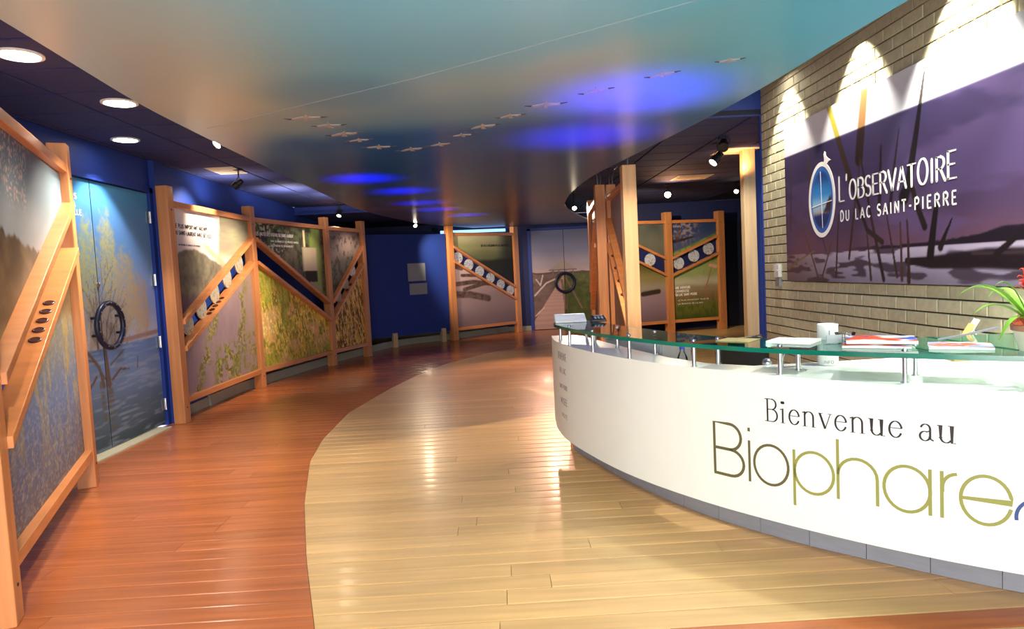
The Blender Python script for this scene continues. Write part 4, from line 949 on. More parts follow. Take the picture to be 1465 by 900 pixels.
# switch
t = thing('wall_switch', (2.59, 6.08, 1.24), 'small white thermostat box on the brick wall left of the banner', 'switch')
mb = MB(); bb(mb, 2.565, 2.597, 6.03, 6.13, 1.285, 1.40); mb.build('housing', M['white'], t, bevel=.004)
mb = MB(); bb(mb, 2.572, 2.597, 6.035, 6.12, 1.20, 1.28); mb.build('lower_plate', M['grey'], t, bevel=.003)
mb = MB(); bb(mb, 2.561, 2.566, 6.045, 6.10, 1.34, 1.352); mb.build('slider', M['paper'], t)

# ------------------------------------------------------------------ reception desk
front = catmull([(.42, 5.45), (.415, 5.05), (.48, 4.6), (.70, 3.92), (.99, 3.38), (1.32, 2.95), (1.64, 2.62), (1.94, 2.38), (2.28, 2.17), (2.48, 2.07)], 12)
FS = [0]
for a, b in zip(front, front[1:]): FS.append(FS[-1]+math.dist(a, b))
FA = np.array(front); FSn = np.array(FS)
def fpt(s): return (float(np.interp(s, FSn, FA[:, 0])), float(np.interp(s, FSn, FA[:, 1])))
def fnm(s):
    a, b = fpt(max(s-.03, 0)), fpt(s+.03); t = Vector((b[0]-a[0], b[1]-a[1])).normalized(); return Vector((t.y, -t.x))   # points to +side
# outward side is towards the hall (negative x / towards camera)
def fout(s): n = fnm(s); return n if n.x < 0 else -n
DT, DB = .915, .22
desk = thing('reception_desk', (1.2, 3.4, 0), 'curved white reception desk with a glass shelf and French welcome lettering', 'desk')
mb = MB(); inn = offset(front, -.03)
if inn[5][0] < front[5][0]: inn = offset(front, .03)
mb.prism(front+inn[::-1], DB, DT-.018, smooth=True); mb.build('front_panel', M['white'], desk)
top_poly = front + [(2.48, 3.36), (2.2, 3.36), (1.75, 3.345), (1.28, 3.34), (1.10, 3.50), (.97, 3.80), (.86, 4.25), (.76, 4.75), (.66, 5.30), (.60, 5.42)]
mb = MB(); mb.prism(top_poly, DT-.018, DT); mb.build('worktop', M['white'], desk)
M['panel_in'] = mat('inner_desk_panel', hexc('C9C8C2'), .5)
inner_path = [(2.44, 3.32), (1.75, 3.31), (1.30, 3.30), (1.07, 3.48), (.94, 3.79), (.83, 4.24), (.73, 4.74), (.63, 5.28)]
mb = MB(); mb.prism(inner_path+offset(inner_path, .02 if offset(inner_path, .02)[3][0] < 1.07 else -.02)[::-1], DB+.02, DT-.02); mb.build('inner_panel', M['panel_in'], desk)
bp_ = [(p[0]+fout(FS[i]).x*-.012, p[1]+fout(FS[i]).y*-.012) for i, p in enumerate(front) if i > 1 and i < len(front)-1]
mb = MB(); mb.prism(bp_+[(2.44, 3.30), (1.75, 3.30), (1.30, 3.29), (1.07, 3.47), (.94, 3.78), (.83, 4.23), (.73, 4.73), (.62, 5.27)], DB-.001, DB+.02); mb.build('bottom_panel', M['panel_in'], desk)
mb = MB(); bb(mb, .44, .62, 5.37, 5.39, DB, DT-.02); mb.build('end_panel', M['white'], desk)
# kick: separate laminate pieces along an inset curve
kick = catmull([(.53, 5.36), (.58, 5.15), (.66, 4.90), (.83, 4.37), (1.10, 3.78), (1.45, 3.30), (1.82, 2.94), (2.12, 2.68), (2.42, 2.48)], 14)
KS = [0]
for a, b in zip(kick, kick[1:]): KS.append(KS[-1]+math.dist(a, b))
KA = np.array(kick)
s = 0.0; first = True
while s < KS[-1]-.05:
    e = min(s+.262, KS[-1]); ps = [tuple(float(np.interp(q, KS, KA[:, i])) for i in (0, 1)) for q in np.linspace(s+.0015, e-.0015, 6)]
    ip = offset(ps, .02); ip = ip if ip[2][0] > ps[2][0] else offset(ps, -.02)
    mb = MB(); mb.prism(ps+ip[::-1], .002, DB+.01, smooth=False); mb.build('kick_panel', M['kick'], desk); s = e
mb = MB(); bb(mb, .53, .57, 5.30, 5.37, 0.001, DB); mb.build('foot_block', M['wood'], desk)
# lettering wrapped round the front
def fd(s, v, h):
    p = fpt(s); n = fout(s); return (p[0]+n.x*(.0008+h), p[1]+n.y*(.0008+h), v)
letters('Bienvenue au', M['text_black'], desk, fd, 2.575, .697, .105, width=.765, thick=.075, thin=.032, table=LOW, sp=.07, h1=.0006)
SW = .0125
def mono(mb, strokes, w=SW):
    for p in strokes: ribbon(mb, p, lambda t: w, fd, 0, .0006)
bl, xh, cp = .393, .582, .652; mid = (bl+xh)/2; rr = (xh-bl)/2
def monol(m, strokes, w=SW, name='letter'): mb = MB(); mono(mb, strokes, w); mb.build(name, M[m], desk)
monol('olive_dark', [Lp(2.296, bl, 2.296, cp, 2.38, cp)+Ar(2.385, .588, .062, .064, 90, -90)+Lp(2.296, .524), Lp(2.296, .524, 2.385, .524)+Ar(2.390, .4585, .070, .0655, 90, -90)+Lp(2.290, bl)], .0145)
monol('olive_dark', [Lp(2.491, bl-.006, 2.491, .588), Lp(2.491, .632, 2.491, .65)])
monol('olive_dark', [Ar(2.600, mid, .084, rr, 90, 450, 30)])
monol('olive', [Lp(2.712, .322, 2.712, xh), Ar(2.800, mid, .086, rr, 90, 450, 30)])
monol('olive', [Lp(2.904, bl, 2.904, .658), Ar(2.982, .504, .078, .078, 180, 0)+Lp(3.060, bl)])
monol('olive', [Ar(3.168, mid, .083, rr, 90, 450, 30), Lp(3.250, bl, 3.250, xh)])
monol('olive', [Lp(3.290, bl, 3.290, xh), Lp(3.292, .50)+Ar(3.345, .52, .053, .056, 180, 95)])
monol('olive', [Ar(3.432, mid, .080, rr, -14, -360, 30)+Lp(3.356, mid)])
monol('text_blue', [Ar(3.60, .44, .075, .075, 190, 70, 14)], .012, 'symbol')
M['faint_text'] = mat('faint_grey_vinyl', hexc('A39A98'), .5)
mb = MB()
text(mb, 'BIENVENUE', fd, .52, .80, .05, .24, .16); text(mb, 'AU LAC', fd, .56, .70, .04, .18, .16); text(mb, 'SAINT-PIERRE', fd, .54, .585, .03, .22, .16); text(mb, 'MUSEE', fd, .56, .47, .045, .18, .14); text(mb, 'VISITE', fd, .58, .37, .03, .15, .14)
mb.build('side_lettering', M['faint_text'], desk)['kind'] = 'stuff'
# glass shelf on standoffs
gout = catmull([(.45, 5.20), (.41, 5.05), (.415, 4.85), (.50, 4.44), (.66, 3.92), (.86, 3.47), (1.06, 3.15), (1.27, 2.90), (1.55, 2.66), (1.85, 2.43), (2.15, 2.23), (2.40, 2.09)], 8)
gin = [(2.40, 3.05), (1.95, 3.08), (1.55, 3.18), (1.30, 3.36), (1.17, 3.55), (1.06, 3.82), (.85, 4.44), (.72, 5.0), (.68, 5.18), (.58, 5.26)]
GB, GT = 1.029, 1.050
mb = MB(); mb.prism(gout+gin, GB, GT, 0, 1, smooth=True); gl = mb.build('glass_shelf', [M['glass'], M['glass_edge']], desk)
so = [(.46, 5.06), (.49, 4.69), (.59, 4.24), (.75, 3.86), (1.00, 3.42), (1.29, 3.04), (1.66, 2.69), (2.06, 2.40), (.67, 5.16), (.70, 4.93), (.78, 4.42), (.93, 3.98), (1.14, 3.46), (1.42, 3.14), (1.80, 2.84)]
for x, y in so:
    mb = MB(); mb.tube([(x, y, DT), (x, y, GB)], .0105, 14); mb.lathe((x, y, DT), [(.016, 0), (.016, .004), (.011, .005)], 14); 
    if (x, y) not in ((.46, 5.06), (.67, 5.16), (.70, 4.93), (1.42, 3.14)): mb.lathe((x, y, GT), [(.012, -.001), (.012, .004), (.006, .008), (.001, .009)], 14)
    mb.build('standoff', M['steel'], desk)

# ------------------------------------------------------------------ things on and behind the desk
def slab(name, c, w_, l_, rot, z0, th, m, label, cat, group=None, bevel=0):
    X = Vector((math.cos(rot), math.sin(rot), 0)); Y = Vector((-math.sin(rot), math.cos(rot), 0)); mb = MB(); mb.box((c[0], c[1], z0+th/2), (w_, l_, th), (X, Y, Vector((0, 0, 1)))); return solo(mb, name, m, label, cat, group, bevel)
def magazine_paint(sd, cols):
    def f(x, z): return mix(mix(full(cols[0], x), C(cols[1]), ss(.5, .56, fbm(x*3+sd, z*3, sd, 3))), C(cols[2]), ss(.54, .6, fbm(x*4, z*4+sd, sd+7, 3)))
    return f
def magazine(c, w_, l_, rot, z0, th, sd, cols, label, tilt=0, group=None):
    t = thing('magazine', (c[0], c[1], z0), label, 'magazine', 'magazines on the glass shelf')
    X = Vector((math.cos(rot), math.sin(rot), 0)); Y = Vector((-math.sin(rot), math.cos(rot), 0)); org = Vector((c[0], c[1], z0))
    n = 14; mb = MB()
    bulge = lambda a: th*(1+.35*math.sin(PI*min(1, a*1.3))*.6)
    vs = []
    for i in range(n+1):
        a = i/n-.5
        for yy in (-.5, .5): vs.append(org+X*a*w_+Y*yy*l_); vs.append(org+X*a*w_+Y*yy*l_+Vector((0, 0, bulge(i/n)-.001)))
    fs = []
    for i in range(n):
        b = 4*i; fs += [(b, b+2, b+6, b+4), (b, b+4, b+5, b+1), (b+2, b+3, b+7, b+6), (b+1, b+5, b+7, b+3)]
    fs += [(0, 1, 3, 2), (4*n, 4*n+2, 4*n+3, 4*n+1)]
    mb.add(vs, fs); mb.build('pages', M['paper'], t)
    k = 26; V = []; UV = []
    for i in range(k+1):
        for j in range(k+1): V.append(tuple(X*((i/k-.5)*w_*1.01)+Y*((j/k-.5)*l_*1.01)+Vector((0, 0, bulge(i/k))))); UV.append((i/k, j/k))
    F = [(i*(k+1)+j, (i+1)*(k+1)+j, (i+1)*(k+1)+j+1, i*(k+1)+j+1) for i in range(k) for j in range(k)]
    me = bpy.data.meshes.new('cover'); me.from_pydata(V, [], F); me.materials.append(M['print']); U = np.array(UV)
    cc = np.clip(magazine_paint(sd, cols)(U[:, :1], U[:, 1:]), 0, 1).reshape(-1, 3); cc = np.where(cc <= .04045, cc/12.92, ((cc+.055)/1.055)**2.4)
    q = np.ones((len(V), 4), np.float32); q[:, :3] = cc; at = me.color_attributes.new('Col', 'FLOAT_COLOR', 'POINT'); at.data.foreach_set('color', q.ravel()); me.update()
    o = bpy.data.objects.new('cover', me); col.objects.link(o); o.parent = t; return t
magazine((1.645, 2.865), .26, .20, -.55, GT+.001, .010, 3, ('#DAD8C8', '#C8584A', '#4A5AA8'), 'lowest of the two stacked magazines on the glass shelf', 0)
magazine((1.675, 2.89), .27, .21, -.48, GT+.016, .014, 5, ('#DDE3DC', '#D8542E', '#4458B0'), 'red, blue and white covered magazine lying on top of the glass shelf stack', 0)
magazine((1.89, 2.69), .22, .17, -.55, GT+.001, .010, 12, ('#D8DCE8', '#B06A50', '#8FA0C8'), 'pale blue magazine lying on the glass beside the plant', 0)
slab('paper_pad', (1.40, 3.14), .20, .17, -.75, GT+.001, .012, M['paper'], 'white paper stack lying on the glass shelf left of the cylinder', 'paper')
M['kraft'] = mat('kraft_paper', hexc('B5A56A'), .7); slab('brown_envelope', (1.20, 3.33), .17, .15, -.75, GT+.001, .003, M['kraft'], 'flat tan envelope on the glass left of the white paper stack', 'envelope')
# white wedge device and black card terminal
t = thing('leaflet_stand', (.535, 5.05, GT), 'white wedge shaped leaflet rest on the far tip of the glass shelf', 'stand')
mb = MB(); vs = [(.42, 5.00, GT+.001), (.655, 4.98, GT+.001), (.655, 5.10, GT+.001), (.42, 5.12, GT+.001), (.42, 5.08, GT+.062), (.65, 5.06, GT+.062), (.65, 5.10, GT+.062), (.42, 5.12, GT+.062), (.42, 5.0, GT+.012), (.655, 4.98, GT+.012)]
mb.add(vs, [(0, 3, 2, 1), (0, 1, 9, 8), (8, 9, 5, 4), (4, 5, 6, 7), (2, 3, 7, 6), (1, 2, 6, 5, 9), (0, 8, 4, 7, 3)]); mb.build('body', M['white'], t, bevel=.004)
mb = MB(); mb.add([(.425, 5.005, GT+.0155), (.648, 4.987, GT+.0155), (.648, 5.03, GT+.042), (.425, 5.048, GT+.042), (.425, 5.005, GT+.0175), (.648, 4.987, GT+.0175), (.648, 5.03, GT+.044), (.425, 5.048, GT+.044)], [(0, 3, 2, 1), (4, 5, 6, 7), (0, 1, 5, 4), (1, 2, 6, 5), (2, 3, 7, 6), (3, 0, 4, 7)]); mb.build('leaflet', M['paper'], t)
t = thing('card_terminal', (.75, 4.98, GT), 'small black card terminal on the glass shelf next to the white leaflet rest', 'card terminal')
mb = MB(); mb.add([(.69, 4.94, GT+.001), (.80, 4.93, GT+.001), (.80, 5.05, GT+.001), (.69, 5.06, GT+.001), (.695, 4.945, GT+.020), (.795, 4.935, GT+.020), (.795, 5.045, GT+.045), (.695, 5.055, GT+.045)], [(0, 3, 2, 1), (4, 5, 6, 7), (0, 1, 5, 4), (1, 2, 6, 5), (2, 3, 7, 6), (3, 0, 4, 7)]); mb.build('body', M['blackp'], t, bevel=.004)
for i in range(3):
    for j in range(3): mb = MB(); mb.box((.72+.025*i, 4.96+.018*j, GT+.0265+.0042*j), (.015, .010, .006)); mb.build('key', M['grey'], t)
mb = MB(); mb.box((.745, 5.03, GT+.043), (.07, .022, .003)); mb.build('screen', M['kick'], t)
# white cylinder with printed marks
t = thing('cylinder_box', (1.62, 3.25, DT), 'tall white cylindrical box with small printed marks standing on the worktop', 'container')
mb = MB(); mb.lathe((1.62, 3.25, DT), [(.046, .001), (.048, .004), (.048, .196), (.047, .198)], 32); mb.build('body', M['white'], t)
mb = MB(); mb.lathe((1.62, 3.25, DT+.196), [(.049, 0), (.049, .006), (.044, .009), (.043, .005), (.001, .005)], 32); mb.build('lid', M['paper'], t)
fc = lambda u, v, h: (1.62+(.0483+h)*math.sin(u/.0483-.45), 3.25-(.0483+h)*math.cos(u/.0483-.45), DT+v)
mb = MB(); text(mb, 'INFO', fc, -.02, .012, .014, .045, .14); text(mb, 'I', fc, .002, .145, .03, .012, .14); text(mb, '.', fc, .022, .15, .02, .01, .2); mb.build('printing', M['grey'], t)['kind'] = 'stuff'
# clear dishes
t = thing('clear_dish', (1.53, 3.02, GT), 'small clear plastic card holder in front of the white cylinder on the glass', 'holder')
mb = MB(); bb(mb, 1.49, 1.57, 3.0, 3.004, GT+.001, GT+.042); bb(mb, 1.49, 1.57, 3.03, 3.034, GT+.001, GT+.03); bb(mb, 1.49, 1.57, 3.004, 3.03, GT+.001, GT+.004); mb.build('holder', M['clear'], t)
mb = MB(); bb(mb, 1.495, 1.565, 3.007, 3.012, GT+.004, GT+.040); mb.build('cards', M['paper'], t)
t = thing('clear_bowl', (1.58, 3.035, GT), 'low clear ribbed bowl between the cylinder and the magazines', 'bowl')
mb = MB(); mb.lathe((1.60, 3.045, GT), [(.028, .001), (.036, .012), (.042, .035), (.045, .045), (.041, .043), (.036, .018), (.02, .006), (.001, .006)], 20); mb.build('bowl', M['clear'], t)
for k in range(7):
    mb = MB(); mb.lathe((1.60+.022*math.cos(k*.9), 3.045+.022*math.sin(k*.9), GT+.012+.006*(k % 3)), [(.001, 0), (.009, .004), (.009, .009), (.001, .013)], 10); mb.build('sweet', M['paper'] if k % 2 else M['skirt'], t)
# wire ring holder behind glass
mb = MB(); mb.tube([(1.39, 3.24, DT+.003)]+[(1.42+.035*math.cos(a), 3.23, DT+.035+.05*math.sin(a)) for a in np.linspace(PI*.95, PI*.05, 10)]+[(1.46, 3.22, DT+.003)], .0025, 6); mb.box((1.425, 3.23, DT+.0025), (.09, .03, .004))
solo(mb, 'wire_holder', M['steel'], 'small bent wire holder on the worktop under the glass shelf', 'holder')
# leaning sign on wooden block
t = thing('card_stand', (2.24, 3.19, DT), 'small leaning card stand with green and orange cards left of the potted plant', 'card stand')
lean = Vector((.55, -.03, .84)).normalized(); side = Vector((.35, .93, 0)).normalized(); nn_ = lean.cross(side)
M['card_g'] = mat('green_card', hexc('B9D0B4'), .6); M['card_o'] = mat('orange_card', hexc('C9A060'), .6)
base = Vector((2.185, 3.17, DT+.008))
mb = MB(); mb.box(base+lean*.115, (.004, .085, .225), (nn_, side, lean)); mb.build('green_card', M['card_g'], t)
mb = MB(); mb.box(base+lean*.10+nn_*.008, (.008, .070, .19), (nn_, side, lean)); mb.build('wooden_back', M['card_o'], t)
mb = MB(); mb.tube([base+lean*.18, base+Vector((.19, -.02, -.006))], .003, 6); mb.build('strut', M['steel'], t)
mb = MB(); mb.box((2.22, 3.17, DT+.0045), (.09, .07, .006)); mb.build('base', M['card_o'], t)
# pen leaning to the plant
mb = MB(); mb.tube([(1.86, 2.78, GT+.024), (1.92, 2.70, GT+.05), (1.985, 2.60, GT+.085)], .0045, 8)
solo(mb, 'pen', M['grey'], 'thin grey pen propped against the flower pot', 'pen')
# bromeliad
PX, PY = 2.055, 2.50
t = thing('bromeliad', (PX, PY, GT), 'potted bromeliad with red flower head and arching green leaves on the glass shelf', 'plant')
M['leaf'] = mat('bromeliad_leaf', hexc('6FA62C'), .4, var=.2, scale=(6, 6, 20)); M['leaf'].node_tree.nodes['Principled BSDF'].inputs['Subsurface Weight'].default_value = .0
M['red'] = mat('red_bract', hexc('E0341C'), .45, var=.15, scale=(20, 20, 20)); M['terr'] = mat('terracotta', hexc('A8765C'), .7, var=.1); M['orange'] = mat('orange_foil', hexc('D86A48'), .5, var=.25, scale=(30, 30, 30)); M['potc'] = mat('pale_pot', hexc('CFC9B8'), .4, var=.05); M['soil'] = mat('potting_soil', hexc('3A2A1E'), .95, var=.3, scale=(60, 60, 60), bump=.5)
mb = MB(); mb.lathe((PX, PY, GT), [(.052, .001), (.055, .006), (.072, .075), (.074, .078), (.070, .078), (.06, .06), (.001, .06)], 28); mb.build('pot', M['potc'], t)
mb = MB(); mb.lathe((PX, PY, GT+.078), [(.076, 0), (.080, .002), (.082, .022), (.076, .024), (.070, .014), (.070, .0)], 28); mb.build('pot_rim', M['terr'], t)
mb = MB(); mb.lathe((PX, PY, GT+.07), [(.070, 0), (.05, .014), (.001, .018)], 20); mb.build('soil', M['soil'], t)
for k in range(9):
    a = k*2*PI/9+.3; mb = MB(); r0 = .055; mb.tube([(PX+r0*math.cos(a), PY+r0*math.sin(a), GT+.09), (PX+.075*math.cos(a), PY+.075*math.sin(a), GT+.12), (PX+.085*math.cos(a+.2), PY+.085*math.sin(a+.2), GT+.115)], [.016, .014, .002], 7); mb.build('foil_petal', M['orange'], t)
def leaf(base, dirn, L, rise, drop, wd, m='leaf', name='leaf', n=12):
    d = Vector((math.cos(dirn), math.sin(dirn), 0)); s_ = Vector((-d.y, d.x, 0)); P_ = []
    for i in range(n+1):
        q = i/n; P_.append(Vector(base)+d*(L*q)+Vector((0, 0, rise*math.sin(q*PI*.62)*1.05-drop*q**2.6)))
    vs = []
    for i, p in enumerate(P_):
        q = i/n; w_ = wd*(.55+.45*math.sin(min(1, q*2)*PI/2))*(1-q**3)+.0008; vs += [p-s_*w_+Vector((0, 0, w_*.35)), p-Vector((0, 0, .001)), p+s_*w_+Vector((0, 0, w_*.35)), p+Vector((0, 0, .0012))]
    fs = []
    for i in range(n):
        b = 4*i; fs += [(b, b+4, b+5, b+1), (b+1, b+5, b+6, b+2), (b+3, b+7, b+4, b), (b+2, b+6, b+7, b+3)]
    mb = MB(); mb.add(vs, fs, 0, True); return mb.build(name, M[m], t)
zb_ = GT+.10
for dn, L, ri, dr, wd in ((3.25, .30, .17, .03, .012), (3.05, .22, .10, .05, .016), (3.5, .20, .06, .10, .014), (2.3, .24, .16, .04, .016), (1.5, .26, .15, .05, .017), (.6, .28, .16, .05, .016), (-.3, .26, .15, .04, .017), (-1.1, .20, .17, .03, .018), (-1.7, .15, .14, .02, .018), (4.0, .13, .15, .02, .016), (2.7, .12, .17, .02, .014)):
    leaf((PX+.015*math.cos(dn), PY+.015*math.sin(dn), zb_), dn, L, ri, dr, wd)
mb = MB(); mb.tube([(PX, PY, zb_-.02), (PX-.02, PY, zb_+.09), (PX-.025, PY, zb_+.155)], [.009, .008, .01], 8); st = mb.build('flower_stem', M['red'], t)
for k in range(16):
    a = k*2.4; lv = k/16; base_ = (PX-.025, PY, zb_+.11+.045*lv); leaf(base_, a, .055-.025*lv, .035+.035*lv, .008*(1-lv), .015, 'red', 'bract', 6)
# small bottle, staff ledge, cabinet, chair behind the desk
mb = MB(); sp_ = [(1.06, 3.52), (.93, 3.82), (.83, 4.26), (.75, 4.7), (.86, 4.74), (.98, 4.34), (1.08, 3.98), (1.2, 3.72)]
t = thing('staff_shelf', (1.0, 4.1, 0), 'narrow low staff shelf fixed behind the inner side of the curved desk', 'shelf')
mb = MB(); mb.prism([(p[0]+.04, p[1]) for p in sp_], .70, .73); mb.build('board', M['panel_in'], t)
for p in ((.98, 4.5), (1.1, 4.08)): mb = MB(); mb.tube([(p[0]-.04, p[1], 0), (p[0]-.04, p[1], .70)], .015, 10); mb.build('leg', M['steel'], t)
t = thing('water_bottle', (1.085, 3.95, .73), 'clear plastic water bottle with blue cap behind the desk ledge', 'bottle')
mb = MB(); mb.lathe((1.085, 3.95, .731), [(.030, 0), (.033, .006), (.033, .13), (.030, .16), (.014, .195), (.013, .21)], 20); mb.build('body', M['clear'], t)
M['bluecap'] = mat('blue_cap', hexc('3050C8'), .4); mb = MB(); mb.lathe((1.085, 3.95, .941), [(.016, 0), (.016, .016), (.001, .018)], 14); mb.build('cap', M['bluecap'], t)
t = thing('drawer_cabinet', (1.0, 5.05, 0), 'grey ribbed metal cabinet standing behind the far end of the desk', 'cabinet')
Xc = Vector((.53, -.85, 0)).normalized(); Yc = Vector((.85, .53, 0)); cc_ = Vector((1.03, 5.13, 0))
mb = MB(); mb.box(cc_+Yc*.14+Vector((0, 0, .44)), (.64, .30, .86), (Xc, Yc, Vector((0, 0, 1)))); mb.build('carcass', M['cab'], t, bevel=.004)
mb = MB(); mb.box(cc_+Yc*.14+Vector((0, 0, .885)), (.66, .32, .02), (Xc, Yc, Vector((0, 0, 1)))); mb.build('top', M['cab'], t)
for k in range(12):
    mb = MB(); mb.box(cc_-Yc*.014+Vector((0, 0, .10+.066*k)), (.60, .010, .052), (Xc, Yc, Vector((0, 0, 1)))); mb.build('slat', M['cab'], t, bevel=.002)
t = thing('office_chair', (1.70, 4.35, 0), 'black office chair behind the desk, mostly hidden below the glass', 'chair')
cx_, cy_ = 1.74, 4.45
mb = MB(); mb.prism([(cx_+.23*math.cos(a)*(1 if abs(math.cos(a)) < .8 else .95), cy_+.22*math.sin(a)) for a in np.linspace(0, 2*PI, 25)[:-1]], .44, .52, smooth=True); mb.build('seat', M['blackp'], t, bevel=.01)
mb = MB(); pts_ = []
for z, hw in ((.58, .15), (.66, .17), (.80, .175), (.87, .16), (.90, .12)):
    for k in range(9): q = k/8*2-1; pts_.append((cx_-.02+hw*q, cy_+.20-.05*(1-q*q)*-1, z))
f_ = [(i*9+j, i*9+j+1, (i+1)*9+j+1, (i+1)*9+j) for i in range(4) for j in range(8)]
mb.add(pts_, f_, 0, True); bk = mb.build('backrest', M['blackp'], t); sd_ = bk.modifiers.new('solid', 'SOLIDIFY'); sd_.thickness = .045
mb = MB(); mb.tube([(cx_, cy_+.1, .42), (cx_, cy_+.24, .45), (cx_, cy_+.27, .60), (cx_, cy_+.265, .72)], .018, 8); mb.build('back_support', M['black'], t)
mb = MB(); mb.tube([(cx_, cy_, .10), (cx_, cy_, .45)], .025, 12); mb.build('column', M['steel'], t)
for k in range(5):
    a = 2*PI*k/5+.3; mb = MB(); e = (cx_+.27*math.cos(a), cy_+.27*math.sin(a)); mb.tube([(cx_, cy_, .11), (e[0], e[1], .075)], [.022, .014], 8); ba = mb.build('base_arm', M['black'], t)
    mb = MB(); mb.lathe((e[0], e[1]-.012, .03), [(.029, 0), (.03, .012), (.029, .024)], 14, (X2, Vector((0, 0, 1)), Vector((0, 1, 0)))); mb.build('caster', M['blackp'], ba)
mb = MB(); mb.lathe((1.36, 3.42-.06, DT), [(.024, .001), (.026, .006), (.022, .022), (.012, .03), (.001, .031)], 18)
solo(mb, 'call_bell', M['steel'], 'small round steel bell at the inner edge of the worktop', 'bell')

# ------------------------------------------------------------------ lamps
def spotlight(x, y, z, tx, ty, tz, label, lit=True, power=60, ceil=CEIL, angle=50, color=WARM, r=.042, L=.13, group=None, blend=.7):
    t = thing('track_spotlight', (x, y, z), label, 'spotlight', group or 'track spotlights under the ceiling')
    d = (Vector((tx, ty, tz))-Vector((x, y, z))).normalized(); a = d.cross(Vector((0, 0, 1))).normalized(); b = a.cross(d)
    c = Vector((x, y, z))
    mb = MB(); mb.lathe(c-d*L, [(.018, 0), (r*.75, .012), (r*.8, L*.5), (r, L*.55), (r, L), (r*.9, L), (r*.88, L-.012), (.001, L-.014)], 20, (a, b, d)); mb.build('housing', M['black'], t)
    mb = MB(); mb.tube([c-d*L*.6+a*(r+.002), c-d*L*.6+a*(r+.012)+Vector((0, 0, .04)), c-d*L*.6+Vector((0, 0, .075)), c-d*L*.6-a*(r+.012)+Vector((0, 0, .04)), c-d*L*.6-a*(r+.002)], .005, 6); mb.build('yoke', M['black'], t)
    top = c-d*L*.6+Vector((0, 0, .075)); mb = MB(); mb.tube([top, (top.x, top.y, ceil-.012)], .008, 8); mb.box((top.x, top.y, ceil-.01), (.10, .05, .018)); mb.build('stem', M['black'], t)
    if lit:
        mb = MB(); mb.lathe(c-d*.012, [(r*.86, 0), (r*.5, .004), (.001, .005)], 18, (a, b, d)); mb.build('lens', M['halogen'], t)
        spot('spotlight_beam', c+d*.012, (tx, ty, tz), power*3.2, color, angle, blend, .03)
    return t
S = 'black track spotlight '
spotlight(-2.25, 5.60, 2.62, -3.05, 4.5, 1.5, S+'glowing white, nearest on the left ceiling', True, 45, angle=60)
spotlight(-2.19, 6.60, 2.66, -3.3, 8.3, 1.6, S+'dark and unlit, second from the camera on the left ceiling', False)
spotlight(-2.18, 8.56, 2.62, -2.6, 6.6, 1.2, S+'third along the left canopy edge, above the river picture', True, 8, angle=60)
spotlight(-1.96, 11.0, 2.62, -2.2, 9.2, 1.4, S+'fourth along the left canopy edge, above the meadow picture', True, 8, angle=60)
spotlight(-1.62, 13.75, 2.50, -1.0, 12.0, 1.2, S+'glowing in front of the blue board near the far canopy edge', True, 15, ceil=CEIL_LO, angle=60)
spotlight(1.42, 11.79, 2.52, 1.45, 9.2, 1.2, S+'glowing at the curved right end of the canopy', True, 40, angle=60)
spotlight(2.98, 11.42, 2.64, 2.0, 8.5, 1.2, S+'glowing round, hanging above the green marsh panel', True, 10, angle=70, r=.06)
spotlight(2.56, 7.75, 2.60, 1.55, 7.4, 1.6, S+'lower lamp of the pair beside the brick corner', True, 70, angle=55, r=.055, L=.17)
spotlight(2.55, 7.35, 2.70, 2.0, 6.0, 1.8, S+'upper lamp of the pair beside the brick corner', False, r=.055, L=.17)
spotlight(4.23, 11.61, 2.66, 3.2, 10.0, 1.6, S+'small, far right beside the pale wooden post', True, 8, angle=60)
spotlight(-2.75, 11.95, 2.60, -2.9, 11.2, 1.5, S+'peeking just over the top rail of the meadow picture', True, 20)
spotlight(-3.05, 8.0, 2.62, -3.5, 8.0, 2.3, S+'hidden above the river picture, washing its top', True, 14, angle=80)
spotlight(-1.30, 15.15, 2.47, -.5, 15.6, 2.2, S+'above the dock picture, next to the blue tube', True, 14, ceil=CEIL_LO, angle=80)
def downlight(x, y, z, label, cz=.10):
    t = thing('downlight', (x, y, z-.01), label, 'ceiling light', 'round recessed downlights')
    mb = MB(); mb.lathe((x, y, z-.012), [(cz+.018, .008), (cz+.018, 0), (cz, -.003), (cz-.004, .004)], 32); mb.build('trim_ring', M['paper'], t)
    mb = MB(); mb.lathe((x, y, z-.008), [(cz-.003, 0), (cz*.6, -.001), (.001, -.0012)], 32); mb.build('diffuser', M['lamp'], t)
downlight(-2.65, 3.93, CEIL, 'round glowing downlight nearest the camera on the left ceiling', .105)
downlight(-2.68, 4.99, CEIL, 'round glowing downlight, middle one of three on the left ceiling', .105)
downlight(-3.30, 6.19, CEIL, 'round downlight above the tree mural door', .10)
downlight(2.42, 5.80, CEIL_HI, 'round downlight in the blue ceiling by the brick wall corner', .09)
for p_, q_, e_ in (((-2.18, 8.5, 2.6), (-3.40, 8.7, 1.4), 150), ((-1.96, 10.9, 2.6), (-3.1, 10.6, 1.3), 150), ((-1.8, 12.2, 2.6), (-2.7, 12.1, 1.3), 60), ((2.3, 11.2, 2.6), (3.6, 14.1, 1.4), 170), ((-1.6, 13.6, 2.45), (-.4, 15.3, 1.4), 90)):
    spot('panel_fill', p_, q_, e_, WARM, 75, .8, .05)  # no fixtures here, added so the panels stay lit
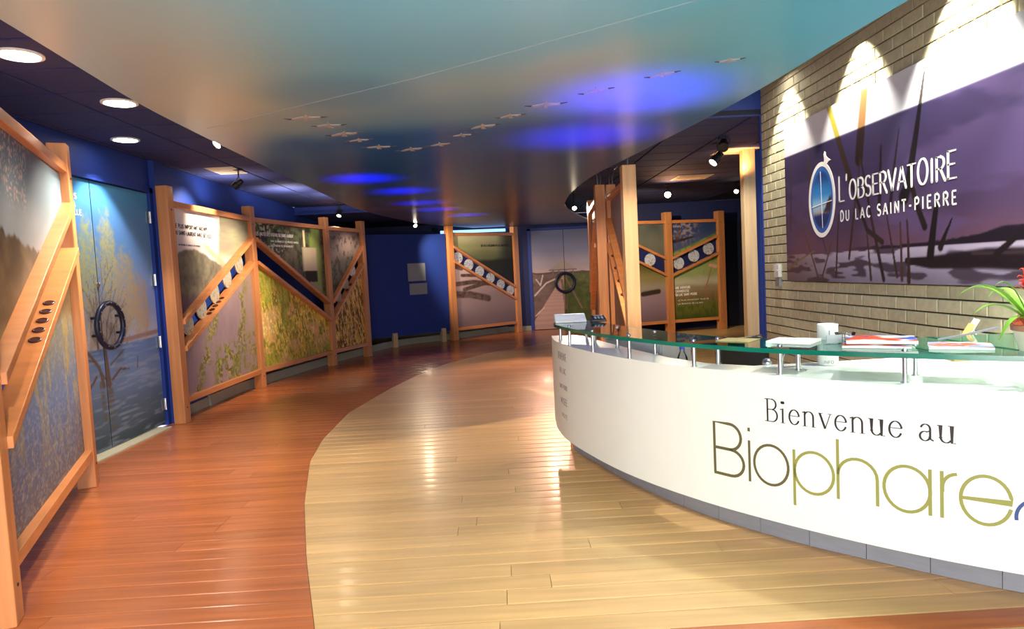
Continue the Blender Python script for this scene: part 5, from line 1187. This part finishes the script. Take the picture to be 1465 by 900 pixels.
# vent plate, cream plates in place of lit tiles, and the blue tube
def vent(x, y, z, wx, wy, label):
    t = thing('ceiling_vent_lit_tile', (x, y, z-.015), label, 'vent', 'cream ceiling vents'); mb = MB(); bb(mb, x-wx/2, x+wx/2, y-wy/2, y+wy/2, z-.012, z-.004); mb.build('plate', M['cream'], t)
    for k in range(6): mb = MB(); yy = y-wy/2+.05+k*(wy-.1)/5; bb(mb, x-wx/2+.02, x+wx/2-.02, yy-.012, yy+.012, z-.018, z-.012); mb.build('louvre', M['cream'], t)
vent(-3.14, 8.05, CEIL, .32, .48, 'cream ceiling vent above the river picture on the left')
vent(3.18, 10.66, CEIL, .56, .5, 'warm lit ceiling tile shown by a cream plate above the far right panel')  # a lit tile, its brightness put into the cream colour
vent(3.05, 8.35, CEIL, .5, .46, 'warm lit ceiling tile shown by a cream plate beside the top of the pale post')  # lamplit part of the ceiling, painted as a pale plate
t = thing('tube_light', (-.5, 16.1, 2.45), 'blue glowing tube light above the dock picture at the far end', 'light')
mb = MB(); mb.tube([(-1.3, 16.0, 2.49), (.25, 16.28, 2.49)], .035, 12); mb.build('tube', M['bluelamp'], t)
mb = MB()
for q in (.25, .75): mb.tube([(-1.3+1.55*q, 16.0+.28*q, 2.52), (-1.3+1.55*q, 16.0+.28*q, CEIL_LO)], .006, 6)
mb.build('hanger', M['black'], t)
spot('near_panel_fill', (-1.9, 3.6, 2.5), (-2.75, 4.1, 1.0), 26, (1, .8, .5), 80, .8, .05)  # added warm spot without a lamp body, brightens the near left panel
spot('warm_glow', (3.0, 8.1, 2.55), (3.1, 8.4, 2.83), 12, (1, .45, .2), 140, 1, .03)
spot('warm_glow', (2.98, 11.2, 2.5), (3.1, 10.8, 2.83), 22, (1, .45, .2), 140, 1, .03)
spot('ceiling_wash', (-3.0, 9.8, 2.42), (-3.0, 9.9, 2.83), 26, (1, .92, .88), 160, 1, .05)
spot('ceiling_wash', (-2.35, 10.6, 2.45), (-2.5, 10.8, 2.83), 22, (1, .92, .88), 160, 1, .05)
spot('ceiling_wash', (-3.3, 8.4, 2.42), (-3.3, 8.5, 2.83), 14, (1, .92, .88), 160, 1, .05)
spot('blue_return_fill', (2.45, 7.6, 2.6), (3.35, 8.4, 1.6), 20, (.9, .95, 1), 60, 1, .05)  # added white spot, no fixture, brightens the blue wall return
spot('far_warm_floor', (.9, 12.2, 2.45), (.4, 9.4, 0), 170, (1, .5, .36), 60, .8, .05)
print('objects', len(bpy.data.objects))
